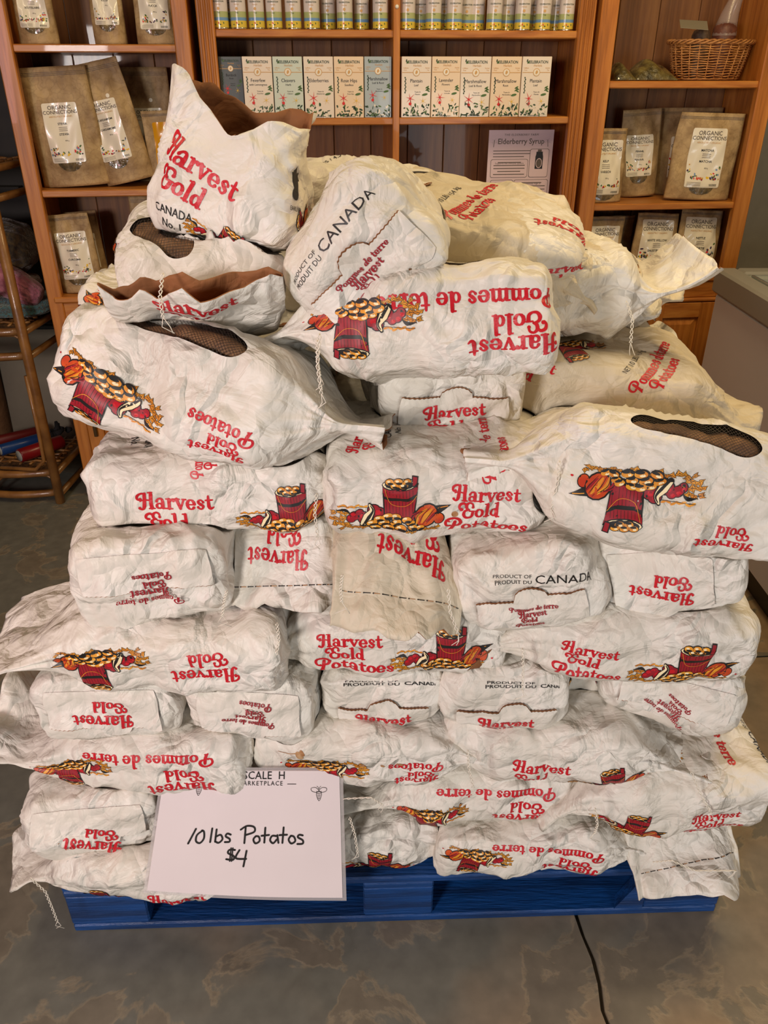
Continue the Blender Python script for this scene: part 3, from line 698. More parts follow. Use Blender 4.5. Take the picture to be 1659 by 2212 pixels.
# ---------------------------------------------------------------- structure
def floor_mat():
    m = bpy.data.materials.new('worn_concrete'); m.use_nodes = True; nt = m.node_tree; b = nt.nodes['Principled BSDF']; N = nt.nodes.new; L = nt.links.new
    tc = N('ShaderNodeTexCoord')
    n1 = N('ShaderNodeTexNoise'); n1.inputs['Scale'].default_value = 1.6; n1.inputs['Detail'].default_value = 3; L(tc.outputs['Object'], n1.inputs['Vector'])
    r1 = N('ShaderNodeValToRGB'); sx_ = N('ShaderNodeSeparateXYZ'); L(tc.outputs['Object'], sx_.inputs[0]); mg = N('ShaderNodeMath'); mg.operation = 'MULTIPLY_ADD'; L(sx_.outputs[0], mg.inputs[0]); mg.inputs[1].default_value = .22; L(n1.outputs[0], mg.inputs[2]); L(mg.outputs[0], r1.inputs[0]); r1.color_ramp.elements[0].position = .38; r1.color_ramp.elements[0].color = srgb(104, 103, 94); r1.color_ramp.elements[1].position = .62; r1.color_ramp.elements[1].color = srgb(148, 124, 96)
    n2 = N('ShaderNodeTexNoise'); n2.inputs['Scale'].default_value = 5.5; n2.inputs['Detail'].default_value = 9; n2.inputs['Roughness'].default_value = .55; n2.inputs['Distortion'].default_value = .5; L(tc.outputs['Object'], n2.inputs['Vector'])
    r2 = N('ShaderNodeValToRGB'); L(n2.outputs[0], r2.inputs[0]); r2.color_ramp.elements[0].position = .535; r2.color_ramp.elements[0].color = (0, 0, 0, 1); r2.color_ramp.elements[1].position = .56; r2.color_ramp.elements[1].color = (1, 1, 1, 1)
    r2b = N('ShaderNodeValToRGB'); L(n2.outputs[0], r2b.inputs[0]); e = r2b.color_ramp.elements; e[0].position = .52; e[0].color = (0, 0, 0, 1); e[1].position = .56; e[1].color = (0, 0, 0, 1); k = e.new(.54); k.color = (1, 1, 1, 1)
    mx = N('ShaderNodeMix'); mx.data_type = 'RGBA'; L(r2.outputs[0], mx.inputs['Factor']); L(r1.outputs[0], mx.inputs['A']); mx.inputs['B'].default_value = srgb(112, 104, 90)
    g = N('ShaderNodeTexNoise'); g.inputs['Scale'].default_value = 3.1; g.inputs['Detail'].default_value = 2; L(tc.outputs['Object'], g.inputs['Vector'])
    lim = N('ShaderNodeMath'); lim.operation = 'MULTIPLY'; L(r2b.outputs[0], lim.inputs[0]); L(g.outputs[0], lim.inputs[1])
    mx2 = N('ShaderNodeMix'); mx2.data_type = 'RGBA'; L(lim.outputs[0], mx2.inputs['Factor']); L(mx.outputs['Result'], mx2.inputs['A']); mx2.inputs['B'].default_value = srgb(150, 134, 108)
    n3 = N('ShaderNodeTexNoise'); n3.inputs['Scale'].default_value = 30; n3.inputs['Detail'].default_value = 8; L(tc.outputs['Object'], n3.inputs['Vector'])
    mx3 = N('ShaderNodeMix'); mx3.data_type = 'RGBA'; mx3.blend_type = 'OVERLAY'; mx3.inputs['Factor'].default_value = .35; L(mx2.outputs['Result'], mx3.inputs['A']); L(n3.outputs[0], mx3.inputs['B'])
    L(mx3.outputs['Result'], b.inputs['Base Color'])
    ro = N('ShaderNodeMapRange'); L(r2.outputs[0], ro.inputs[0]); ro.inputs[3].default_value = .5; ro.inputs[4].default_value = .42; L(ro.outputs[0], b.inputs['Roughness'])
    ad = N('ShaderNodeMath'); L(r2.outputs[0], ad.inputs[0]); L(n3.outputs[0], ad.inputs[1])
    bp = N('ShaderNodeBump'); bp.inputs['Strength'].default_value = .14; bp.inputs['Distance'].default_value = .003; L(ad.outputs[0], bp.inputs['Height']); L(bp.outputs[0], b.inputs['Normal'])
    return m
FLOORM = floor_mat()
# floor: slabs with recessed joints and a crack
g = G(); g.box((-3.2, -2.6, -.12), (3.2, 3.6, -.012), bev=0)
fl = g.make('floor', mat('joint_dirt', srgb(84, 74, 60), .95), kind='structure')
J0 = Vector((0, 1.632, 0)); JD = Vector((1, .07, 0)).normalized(); JN = Vector((-JD.y, JD.x, 0))
def slab_poly(pts, nm='concrete_slab'):
    V = [(x, y, -.012) for x, y in pts]+[(x, y, 0) for x, y in pts]; n = len(pts)
    F = [tuple(range(n, 2*n))]+[(i, (i+1) % n, n+(i+1) % n, n+i) for i in range(n)]
    o = mk(nm, V, F, FLOORM, fl); return o
rc = random.Random(8); ck = []
for i in range(96):
    y = 1.62-i*.045; x = .372+.004*math.sin(i*.9)+.006*math.sin(i*.37+1)+rc.uniform(-.003, .003)+max(0, (.9-y))*.06-(.0 if y > .9 else 0); ck.append((x+rc.choice([-.006, 0, 0, .005]), y))
jy = lambda x: 1.632+.07*x
ck[0] = (.372, jy(.372)-.003)
slab_poly([(-3.2, -2.6)]+[(x-.003-rc.random()*.002, y) for x, y in ck[::-1] if y > -2.6]+[(-3.2, jy(-3.2)-.003)])
slab_poly([(3.2, jy(3.2)-.003)]+[(x+.003+rc.random()*.002, y) for x, y in ck if y > -2.6]+[(3.2, -2.6)])
slab_poly([(-3.2, jy(-3.2)+.003), (3.2, jy(3.2)+.003), (3.2, 3.6), (-3.2, 3.6)])
WALLM = mat('grey_plaster', srgb(178, 172, 160), .9, var=.12, vscale=9, bump=.35, bscale=30)
g = G(); g.box((-2.9, .72, 0), (2.0, .78, 2.7), lambda x, y, z: CW(x, y, z), bev=0); g.make('wall_back', WALLM, kind='structure')
g = G(); g.box((1.93, -2.4, 0), (1.99, 3.3, 2.7), bev=0); g.make('wall_right', WALLM, kind='structure')

# ---------------------------------------------------------------- cabinets
cf = lambda x, y, z: CW(x, y, z)
cz = lambda px, py: cab(px, py)[1]
DEP = .30
def handle(parent, u, z0, z1):
    g = G(); g.box((u-.006, -.022, z0), (u+.006, -.014, z1), cf); g.box((u-.004, -.016, z0+.008), (u+.004, .0, z0+.018), cf); g.box((u-.004, -.016, z1-.018), (u+.004, .0, z1-.008), cf)
    g.make('door_handle', mat('dark_brass', srgb(90, 70, 44), .35, metal=.9), parent)
def panel_door(root, u0, u1, z0, z1, hu=None):
    d = part('door', (u0, .004, z0), (u1, .016, z1), PINE_V, root, cf)
    w = .055
    for a, b_, c, e in ((u0, u0+w, z0, z1), (u1-w, u1, z0, z1)): part('door_stile', (a, -.008, c), (b_, .004, e), PINE_V, d, cf)
    for a, b_, c, e in ((u0+w, u1-w, z0, z0+w), (u0+w, u1-w, z1-w, z1)): part('door_rail', (a, -.008, c), (b_, .004, e), PINE_H, d, cf)
    g = G(); i = .02; A = (u0+w+.006, u1-w-.006, z0+w+.006, z1-w-.006)
    lo = [(A[0], .004, A[2]), (A[1], .004, A[2]), (A[1], .004, A[3]), (A[0], .004, A[3])]; hi = [(A[0]+i, -.006, A[2]+i), (A[1]-i, -.006, A[2]+i), (A[1]-i, -.006, A[3]-i), (A[0]+i, -.006, A[3]-i)]
    g.add([cf(*p) for p in lo+hi], [(4, 5, 6, 7), (0, 1, 5, 4), (1, 2, 6, 5), (2, 3, 7, 6), (3, 0, 4, 7)]); g.make('raised_panel', PINE_V, d)
    if hu: handle(d, hu, z0+(z1-z0)*.30, z0+(z1-z0)*.30+.10)
def cabinet(label, u0, u1, shelves, counter, pw, doors, name='bookcase', zt=1.98, extra=None):
    r = empty(name, CW((u0+u1)/2, 0, 0), label, 'cabinet')
    for a in (u0, u1-pw): part('side_post', (a, 0, 0), (a+pw, .03, zt), PINE_V, r, cf, bev=.003)
    for a in (u0, u1-.02): part('side_panel', (a, .03, 0), (a+.02, DEP, zt), PINE_V, r, cf)
    n = max(4, round((u1-u0)/.14)); w = (u1-u0-.04)/n
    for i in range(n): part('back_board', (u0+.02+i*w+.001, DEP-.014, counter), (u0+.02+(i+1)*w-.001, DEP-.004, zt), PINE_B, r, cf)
    for z in shelves: part('shelf', (u0+.021, .012, z-.021), (u1-.021, DEP-.015, z), PINE_H, r, cf, bev=.003)
    part('countertop', (u0+.02, -.004, counter-.02), (u1-.02, DEP-.015, counter), PINE_H, r, cf, bev=.004)
    part('top_board', (u0, -.015, zt), (u1, DEP+.005, zt+.025), PINE_H, r, cf)
    part('face_rail', (u0+pw, .004, counter-.078), (u1-pw, .02, counter-.021), PINE_H, r, cf)
    part('moulding', (u0+pw-.01, -.010, counter-.092), (u1-pw+.01, .012, counter-.079), PINE_H, r, cf, bev=.004)
    part('plinth', (u0+pw, .012, 0), (u1-pw, .03, .07), PINE_H, r, cf)
    m = (u0+u1)/2
    panel_door(r, u0+pw+.002, m-.002, .075, counter-.095, u0+pw+.03 if doors == 'L' else m-.03); panel_door(r, m+.002, u1-pw-.002, .075, counter-.095, None)
    return r
ZL = [1.483, 1.084]; ZLc = .752; ZR = [1.386, 1.014]; ZRc = .766; ZC = [1.523, 1.285]; ZCc = .938
cl = cabinet('reddish pine bookcase at the left with kraft pouches, beside the rattan shelf', -1.135, -.578, ZL, ZLc, .046, 'L')
cr = cabinet('reddish pine bookcase at the right with wicker basket, beside the chest freezer', .672, 1.288, ZR, ZRc, .055, 'R')
cc = cabinet('wide middle pine bookcase with tins and tea boxes and fluted posts', -.553, .655, ZC, ZCc, .05, 'C')
part('centre_divider', (.029, .004, ZCc), (.05, DEP-.015, 1.98), PINE_V, cc, cf)
for a in (-.553, .605):
    for k in range(3): part('post_flute', (a+.008+k*.013, -.006, .02), (a+.016+k*.013, 0, 1.96), PINE_V, cc, cf, bev=.003)
g = G(); g.lathe([(.0001, 0), (.006, 0), (.005, .003), (.0001, .004)], (0, 0, 0), 12, fr=lambda p: CW(.0395+p.x, .004-p.z, cz(858, 14)+p.y)-Vector((0, 0, 0)))
g.make('round_sticker', LABELW, cc, label='white round sticker')

# ---------------------------------------------------------------- flat print helper on plain planes
def onplane(name, flat, mats, fr, parent, lift=.0004, **k):
    V, Lr, F, M = flat.tess(); X = [fr(x, y, lift+l*.0002) for (x, y), l in zip(V, Lr)]
    return mk(name, X, F, mats, parent, midx=M, **k)
PM = [LABELW, GREYT, REDP, YELP, GRNP, GRND, PURP, TANP, CLEAR, INK_BLK, INK_MAR, mat('blue_grey_print', srgb(120, 150, 190), .5)]
def round_rect(w, h, r, m, l, cx=0, cy=0):
    f = Flat(); P = []
    for sx, sy, a0 in ((1, 1, 0), (-1, 1, PI/2), (-1, -1, PI), (1, -1, 1.5*PI)):
        for k in range(4): a = a0+PI/2*k/3; P.append((cx+sx*(w/2-r)+r*math.cos(a), cy+sy*(h/2-r)+r*math.sin(a)))
    f.poly(P, m, l); return f
def pouch_label(name, seed, second=None, w=1.0, h=1.5, bar=True):
    """label of unit width 1, height h, centred"""
    r = random.Random(seed); f = Flat(); f.place(round_rect(w, h, .05, 0, 0)); top = h/2
    # flowers at the lower corners
    for i in range(26):
        sx = r.choice([-1, 1]); x = sx*(r.uniform(.22, .46)); y = -h/2+.22+r.random()**2*.55*(abs(x)-.1)*2; c = r.choice([4, 5, 4, 7, 3, 2, 6, 11])
        f.ell(x, y, r.uniform(.02, .05), r.uniform(.012, .03), c, 1, r.random()*3, n=7)
    for i in range(16): f.ell(r.uniform(-.4, .4), -h/2+r.uniform(.2, .28), r.uniform(.02, .045), r.uniform(.015, .03), r.choice([7, 6, 4, 3, 6, 2, 10]), 2, r.random()*3, n=7)
    f.place(text('ORGANIC', .15, 1, 3, bold=.008), 0, top-.17); f.place(text('CONNECTIONS', .135, 1, 3, bold=.008), 0, top-.29)
    f.place(text('ABSOLUTELY ORGANIC', .062, 7, 3), 0, top-.38)
    f.place(text(name, .085, 9, 3, bold=.012), 0, top-.58)
    for k in range(3): f.poly([(-.12, top-.64-k*.045), (.12, top-.64-k*.045), (.12, top-.65-k*.045), (-.12, top-.65-k*.045)], 1, 3)
    f.place(text(second or name, .085, 9, 3, bold=.012), 0, top-.86); f.place(text('454 g', .05, 9, 3), .05, top-1.02)
    if bar:
        f.poly([(-w/2+.02, -h/2+.02), (w/2-.02, -h/2+.02), (w/2-.02, -h/2+.16), (-w/2+.02, -h/2+.16)], 0, 3)
        for k in range(4): f.poly([(-.44, -h/2+.04+k*.028), (-.05, -h/2+.04+k*.028), (-.05, -h/2+.048+k*.028), (-.44, -h/2+.048+k*.028)], 1, 4)
        x = .2
        while x < .42: f.poly([(x, -h/2+.04), (x+.008, -h/2+.04), (x+.008, -h/2+.1), (x, -h/2+.1)], 9, 4); x += r.choice([.014, .02])
    return f
def pouch(px0, px1, pyt, pyb, v, zb, label, name='POWDER', seed=1, second=None, lab=(.0, .0, .62, 1.5), tilt=0, yaw=0, group='kraft stand-up pouches on the shelves', th=.06, sticker=False, yellow=False, mt=None, uz=None):
    """stand-up kraft pouch whose front spans the given pixel columns at depth v, standing on zb"""
    pm = (pyt+pyb)/2
    u0 = cab(px0, pm, v)[0]; u1 = cab(px1, pm, v)[0]; W = u1-u0; zt = cab((px0+px1)/2, pyt, v)[1]; Ht = zt-zb; uc = (u0+u1)/2
    n, m_ = 24, 40; rr = np.random.RandomState(seed); ph = rr.uniform(0, 6, 8)
    ct, sn = math.cos(tilt), math.sin(tilt); cy_, sy_ = math.cos(yaw), math.sin(yaw)
    def pt(a, b, side):     # a -1..1, b 0..1
        x = a*W/2*(1-.035*b+.012*math.sin(b*7+ph[5])); wv = 1.35*(.0028*math.sin(a*3.5+ph[0]+b*4)+.0026*math.sin(b*9+ph[1]+a*2)+.0018*math.sin((a+b)*8+ph[2])+.0009*math.sin((a-1.5*b)*13+ph[3]))
        prof = (1-b**1.5)*(.55+.45*min(1, b*5)) if b < 1 else 0
        t = th/2*prof*(1-.80*abs(a)**3.2)+.0012; wob = wv*min(1, b*4)*(1 if abs(a) < .95 else .4)
        y = -side*(t+wob*side*.9)+.010*math.sin(b*2.2+ph[4])*b
        bow = .012*(1-a*a)*(1-b)**6*side      # round foot
        z = b*Ht; return (x, y-bow, z)
    def fr(p):
        x, y, z = p; x, z = x*ct+z*sn, z*ct-x*sn; x, y = x*cy_-y*sy_, x*sy_+y*cy_
        return CW(uc+x, v+th*.75+y, zb+z+abs(sn)*W/2*.98+.001)
    V = []; F = []
    for sd in (1, -1):
        base = len(V)
        for i in range(n+1):
            for j in range(m_+1): V.append(fr(pt(-1+2*i/n, j/m_, sd)))
        for i in range(n):
            for j in range(m_):
                a = base+i*(m_+1)+j; q = (a, a+m_+1, a+m_+2, a+1); F.append(q if sd == 1 else q[::-1])
    k = (n+1)*(m_+1)
    for j in range(m_): F.append((j, j+1, k+j+1, k+j)); e = n*(m_+1)+j; F.append((e, k+e, k+e+1, e+1))
    for i in range(n): a = i*(m_+1); F.append((a, k+a, k+a+m_+1, a+m_+1)); a += m_; F.append((a, a+m_+1, k+a+m_+1, k+a))
    o = mk('kraft_pouch', V, F, mt or KRAFT_P, smooth=True); T(o, label, 'pouch', group)
    # heat seal line, label, window
    def onfront(name_, f, mats_, lift, cell=.005):
        Vv, Lr, Ff, Mm = f.tess(cell); X = []
        for (x, y), l in zip(Vv, Lr):
            p = Vector(pt(max(-1, min(1, 2*x/W)), max(0, min(1, y/Ht)), 1)); p.y -= lift+l*.0003; X.append(fr(p))
        return mk(name_, X, Ff, mats_, o, midx=Mm, smooth=True)
    s = Flat()
    for k2 in range(3): y = Ht*(.93+.012*k2); s.poly([(-W/2+.002, y), (W/2-.002, y), (W/2-.002, y+.001), (-W/2+.002, y+.001)], 1)
    onfront('seal_line', s, PM, .0012)
    if lab:
        lx, ly, lw, lh = lab; sc = lw*W; f = Flat(); h = lh
        if yellow:
            f.place(round_rect(1, 1.5, .06, 0, 0), 0, 0, sc); onfront('yellow_label', (lambda q: (q.place(f, lx*W, (.5+ly)*Ht), q)[1])(Flat()), [LABELY], .0016)
            t_ = Flat(); t_.place(text('ORGANIC', .15, 1, bold=.01), 0, .45, sc); t_.place(text('CONNECTIONS', .12, 1, bold=.01), 0, .3, sc); t2 = Flat(); t2.place(t_, lx*W, (.5+ly)*Ht); onfront('label_lettering', t2, PM, .0022)
        else:
            f.place(pouch_label(name, seed, second, 1, lh), lx*W, (.5+ly)*Ht, sc); onfront('printed_label', f, PM, .0016)
        wn = Flat(); wn.ell(lx*W, (.5+ly)*Ht-sc*lh/2+.004, sc*.36, min(.03, Ht*.1), 8, 0); onfront('product_window', wn, PM, .0012)
    if sticker:
        st = Flat(); st.ell(.1*W, .72*Ht, .006, .006, 0); onfront('round_sticker', st, PM, .0014)
    return o
D0 = .03
pouch(18, 106, -75, 86, D0, ZL[0], 'kraft pouch on the top left shelf, leftmost', 'SCULLCAP', 2, 'SCUTELLAIRE', (.0, .02, .72, 1.45))
pouch(185, 258, -90, 86, .06, ZL[0], 'slim kraft pouch in the middle of the top left shelf', 'YUCCA', 3, 'YUCCA', (0, .02, .74, 1.7))
pouch(282, 372, -80, 86, D0, ZL[0], 'kraft pouch on the top left shelf, beside the upright and shining on its label', 'YUCCA', 4, 'YUCCA', (0, .02, .74, 1.5))
pouch(62, 214, 148, 410, .035, ZL[1], 'large kraft pouch of stevia on the middle left shelf', 'STEVIA', 5, 'STEVIA', (-.0, -.04, .50, 1.6), tilt=-.05, th=.07)
pouch(206, 318, 140, 404, .05, ZL[1], 'tall kraft pouch leaning left beside the stevia pouch, white dot above its label', 'CARDAMOM', 6, 'CARDAMOME', (-.1, -.05, .62, 1.75), tilt=-.20, sticker=True, th=.06)
pouch(262, 372, 145, 395, .20, ZL[1], 'shadowed dark pouch at the back of the middle left shelf', 'CLOVE', 7, 'GIROFLE', (0, -.05, .6, 1.4), sticker=True)
pouch(314, 420, 242, 402, .06, ZL[1], 'small kraft pouch with yellow label beside the open potato bag', 'X', 8, 'X', (.05, -.02, .7, 1.2), yellow=True, tilt=-.04)
pouch(112, 208, 470, 632, .02, ZLc, 'kraft pouch of turmeric on the lowest left shelf', 'TURMERIC', 9, 'CURCUMA', (0, -.02, .72, 1.45), tilt=-.06)
pouch(150, 222, 462, 622, .12, ZLc, 'kraft pouch standing behind the turmeric pouch', 'PAPRIKA', 10, 'PAPRIKA', (0, -.02, .72, 1.45), tilt=-.04)
pouch(284, 380, 425, 600, .08, ZLc, 'kraft pouch without visible label at the right of the lowest left shelf', 'X', 11, 'X', None, tilt=.0)
pouch(1270, 1360, 280, 434, .03, ZR[1], 'kraft pouch of kelp beside the left upright of the right bookcase', 'KELP', 12, 'VARECH', (0, -.02, .8, 1.45), sticker=True)
pouch(1355, 1440, 240, 414, .14, ZR[1], 'shadowed olive pouch leaning at the back behind the kelp pouch', 'FENNEL', 13, 'FENOUIL', (-.05, -.02, .66, 1.4), tilt=-.05)
pouch(1418, 1560, 234, 412, .20, ZR[1], 'wide pouch at the back of the middle right shelf behind the matcha', 'GINGER', 14, 'GINGEMBRE', (.0, -.06, .5, 1.1))
pouch(1462, 1600, 248, 434, .03, ZR[1], 'kraft pouch of matcha powder on the middle right shelf', 'MATCHA', 15, 'MATCHA', (0, -.01, .54, 1.5), tilt=.03, yaw=-.08)
pouch(1268, 1350, 472, 602, .03, ZRc, 'kraft pouch on the lowest right shelf, beside the left upright', 'ASHWAGANDHA', 16, "D'ABRICOT", (0, .0, .78, 1.25))
pouch(1374, 1466, 468, 598, .03, ZRc, 'kraft pouch of white willow in the middle of the lowest right shelf', 'WHITE WILLOW', 17, 'SAULE BLANC', (0, .02, .76, 1.25), tilt=.04)
pouch(1468, 1560, 462, 598, .03, ZRc, 'kraft pouch of nettle on the lowest right shelf, beside the freezer', 'NETTLE', 18, "D'ORTIE", (0, .02, .76, 1.25), tilt=.05)
pouch(1290, 1372, 470, 592, .15, ZRc, 'dark pouch standing behind the others on the lowest right shelf', 'SAGE', 19, 'SAUGE', None)

# ---------------------------------------------------------------- tea boxes
BOXW = mat('glossy_white_carton', srgb(232, 218, 200), .35, coat=.3)
TINTS = {'w': BOXW, 'g': mat('pale_green_carton', srgb(204, 214, 200), .35, coat=.3), 'c': mat('cream_carton', srgb(234, 210, 178), .35, coat=.3), 'b': mat('pale_blue_carton', srgb(170, 182, 186), .35, coat=.3), 'd': mat('slate_carton', srgb(82, 88, 92), .4, coat=.3)}
def teabox(px0, px1, tint, n1, n2, label, v=.03, pyb=246, pyt=122, line=7):
    z0 = ZC[1]; u0 = cab(px0, 185, v)[0]+.0006; u1 = cab(px1, 185, v)[0]-.0006; z1 = cab((px0+px1)/2, pyt, v)[1]; W = u1-u0; Hh = z1-z0
    g = G(); g.box((u0, v, z0), (u1, v+.065, z1), cf, bev=.0012); o = g.make('tea_box', TINTS[tint]); T(o, label, 'tea box', 'tea boxes on the middle bookcase')
    f = Flat(); r = random.Random(px0); a = Hh/W/2   # unit width, y from -a..a
    f.place(text('CELEBRATION', .125, 5, 2, bold=.01, sx=.85), .03, a-.2); f.place(text('Herbals', .09, 7, 2), .03, a-.29)
    f.ell(-.3, a-.17, .05, .03, 4, 2, .6); f.ell(-.34, a-.12, .045, .022, 5, 2, 1.4)
    f.place(text('Caffeine', .055, 7, 2), -.36, a-.35); f.place(text('Free', .055, 7, 2), -.38, a-.41); f.place(text('Herbal', .055, 7, 2), .37, a-.35); f.place(text('Tea', .055, 7, 2), .39, a-.41)
    f.poly([(-.48, a-.475), (.48, a-.475), (.48, a-.455), (-.48, a-.455)], line, 1); f.ell(0, a-.46, .12, .12, line, 2); f.ell(0, a-.46, .1, .1, 0, 3); f.ell(0, a-.46, .035, .06, line, 4, -.3); f.ell(.02, a-.44, .02, .045, line, 5, .4)
    f.place(text(n1, .15, 9, 2, sx=.9), 0, a-.76); 
    if n2: f.place(text(n2, .09, 9, 2), 0, a-.87)
    f.place(text('Tisane de', .055, 9, 2), .05, a-1.06); f.place(text(n1, .055, 9, 2), .05, a-1.13)
    for k in range(9): f.ell(-.38+.02*(k % 2), a-.62-k*.055, .022, .03, 5, 1, .3*(-1)**k, 7)
    for k in range(4): f.ell(.38+.03*(k % 2), a-.9-k*.035, .075, .024, 4, 1, .5*(-1)**k, 7)
    f.ell(.3, a-1.12, .1, .035, 4, 2, .2)
    star(f, -.2, a-1.24, .19, 6, 2, 3, r, .13); star(f, .24, a-1.32, .15, 6, 3, 3, r, .09); f.ell(-.2, a-1.4, .05, .05, 2, 2); f.stroke([(-.2, a-1.3), (-.16, a-1.5)], .014, 5, 1)
    for k in range(46): f.ell(r.uniform(-.44, .44), -a+.06+r.random()**1.5*.36, r.uniform(.035, .075), r.uniform(.014, .032), r.choice([4, 5, 5, 0]), 2, r.random()*3, 7)
    f.ell(-.42, -a+.07, .025, .025, 9, 4); f.ell(-.3, -a+.07, .035, .025, 5, 4); f.poly([(-.2, -a+.04), (.2, -a+.04), (.2, -a+.055), (-.2, -a+.055)], 9, 4)
    uc = (u0+u1)/2; zc = (z0+z1)/2
    onplane('printed_front', f, PM, lambda x, y, l: CW(uc+x*W, v-l, zc+y*W), o)
for a in [(476, 526, 'd', 'Burdock', 'Root', 'shaded slate tea box at the far left of the tea boxes', .03), (526, 590, 'w', 'Feverfew', 'with Lemongrass', 'white tea box of feverfew, second in the row of tea boxes', .012),
          (591, 655, 'g', 'Cleavers', 'Herb', 'pale green tea box of cleavers', .012), (657, 721, 'w', 'Elderberries', None, 'white tea box of elderberries', .012),
          (722, 786, 'c', 'Rose Hips', 'Seedless', 'cream tea box of rose hips', .012), (787, 846, 'b', 'Marshmallow', 'Leaf & Root', 'pale blue tea box of marshmallow beside the divider', .02),
          (867, 931, 'w', 'Plantain', 'Leaf', 'white tea box of plantain leaf just right of the divider', .012), (932, 994, 'c', 'Lavender', 'Flowers', 'cream tea box of lavender flowers', .012),
          (994, 1059, 'w', 'Marshmallow', 'Leaf & Root', 'white tea box of marshmallow leaf and root', .012), (1060, 1124, 'c', 'Marshmallow', 'Root', 'cream tea box of marshmallow root', .012), (1125, 1188, 'w', 'Plantain', 'Leaf', 'white tea box of plantain leaf at the right end of the row', .012)]:
    teabox(*a)

# ---------------------------------------------------------------- tins on the upper shelf
TINM = mat('shiny_tin', srgb(196, 190, 178), .22, metal=1.0); TIND = mat('dark_tin_side', srgb(40, 38, 34), .25, metal=.8)
TL = [mat('tin_label_'+n, srgb(*c), .22, coat=.7) for n, c in (('white', (214, 204, 196)), ('green', (170, 178, 120)), ('blue', (110, 150, 190)), ('yellow', (216, 190, 70)))]
tn = [(477, 0), (498, 1), (516, 0), (555, 0), (593, 0), (634, 0), (674, 0), (709, 1), (745, 0), (781, 1), (822, 0), (880, 0), (908, 1), (936, 0), (958, 1), (981, 0), (1006, 1), (1030, 1), (1067, 0), (1095, 1), (1128, 0), (1150, 1), (1172, 0), (1200, 1), (1222, 0)]
for i, (px, back) in enumerate(tn):
    v = .045+back*.055; u = cab(px, 50, v)[0]; zb = ZC[0]; g = G(); r = .0245; c = CW(u, v, zb)
    g.lathe([(.0001, .0), (r, 0), (r+.0008, .001), (r+.0008, .004), (r-.0006, .005)], c, 28, 0)
    g.lathe([(r-.0006, .005), (r-.0006, .03), (r-.0006, .037), (r-.0006, .045), (r-.0006, .085)], c, 28, [3, 4, 2, 1]) if 0 else g.lathe([(r-.0006, .005), (r-.0006, .022), (r-.0006, .030), (r-.0006, .045), (r-.0006, .087)], c, 28, [4, 3, 2, 1])
    g.lathe([(r-.0006, .087), (r+.001, .088), (r+.001, .098), (r-.002, .1), (.0001, .1)], c, 28, 0)
    o = g.make('tea_tin', [TINM]+TL)
    nth = ['first', 'second', 'third', 'fourth', 'fifth', 'sixth', 'seventh', 'eighth', 'ninth', 'tenth', 'eleventh', 'twelfth', 'thirteenth', 'fourteenth']
    k = i if i < 11 else i-11
    T(o, ('%s tin on the top shelf, %s from the %s of the %s half%s' % ('half-hidden back-row' if back else 'shiny front-row', nth[k], 'left post' if i < 11 else 'divider', 'left' if i < 11 else 'right', '')), 'tin', 'shiny tins on the upper shelf of the middle bookcase')
    f = Flat(); f.place(text('CELEBRATION', .0055, 5, 1, bold=.01), 0, .068); f.place(text('Herbals', .005, 7, 1), 0, .061); f.ell(0, .052, .004, .004, 7, 1); f.place(text('Tea', .006, 9, 1), 0, .04)
    for q in range(6): f.ell(-.012+.005*q, .012+.002*(q % 3), .003, .0015, [4, 3, 2, 5, 3, 4][q], 1, q, 7)
    V, Lr, F, M = f.tess(.004); X = [c+Vector((( r+.0002)*math.sin(x/r), -(r+.0002)*math.cos(x/r), y)) for x, y in V]; mk('tin_lettering', X, F, PM, o, midx=M)

# ---------------------------------------------------------------- printed sheet in a black holder, small black box
zS = ZCc; v = .10
ul, zt = cab(1057, 281, v); ur, _ = cab(1198, 279, v); zb = cab(1120, 487, v)[1]; uc = (ul+ur)/2; Wd = ur-ul; Hh = zt-zb
g = G(); g.box((ul, v, zb), (ur, v+.001, zt), cf, bev=0); sh = g.make('printed_sheet', mat('lilac_white_paper', srgb(222, 200, 206), .6)); T(sh, 'printed elderberry syrup sheet standing in a black holder', 'paper sheet')
f = Flat(); a = Hh/Wd/2
f.place(text('THE ELDERBERRY FARM', .042, 1, 1, space=1.2), 0, a-.08); f.place(text('Elderberry Syrup', .105, 1, 1, bold=.01), 0, a-.19)
for sx in (-1, 1):
    for k in range(3): star(f, sx*(.41)+(.03*(k-1)), a-.14-(.03 if k != 1 else 0), .045, 3, GREYT and 1, 1, random.Random(k), .02)
    f.stroke([(sx*.41, a-.14), (sx*.42, a-.23)], .008, 1)
def boxr(cx, cy, w, h, rows, big=None):
    f.place(round_rect(w, h, .03, 1, 1), cx, cy); f.place(round_rect(w-.012, h-.012, .028, 12, 2), cx, cy)
    for i in range(rows): y = cy+h/2-.04-i*(h-.05)/max(rows, 1); wd = w*(.62 if i % 3 == 0 else .84); f.poly([(cx-wd/2, y), (cx+wd/2, y), (cx+wd/2, y-.012), (cx-wd/2, y-.012)], 1, 3)
    if big: f.place(text(big, .038, 1, 3), cx, cy+h/2-.07)
for i in range(3): f.poly([(-.42, a-.28-i*.04), (.16-.1*(i == 2), a-.28-i*.04), (.16-.1*(i == 2), a-.29-i*.04), (-.42, a-.29-i*.04)], 1, 1)
boxr(-.16, a-.53, .58, .26, 5, 'Supports the immune system'); boxr(.3, a-.46, .3, .4, 0)
f.poly([(.25, a-.3), (.35, a-.3), (.35, a-.33), (.36, a-.37), (.36, a-.54), (.24, a-.54), (.24, a-.37), (.25, a-.33)], 9, 4); f.ell(.3, a-.46, .05, .07, 12, 5); f.ell(.3, a-.46, .042, .06, 1, 6); f.poly([(.27, a-.27), (.33, a-.27), (.33, a-.3), (.27, a-.3)], 1, 4)
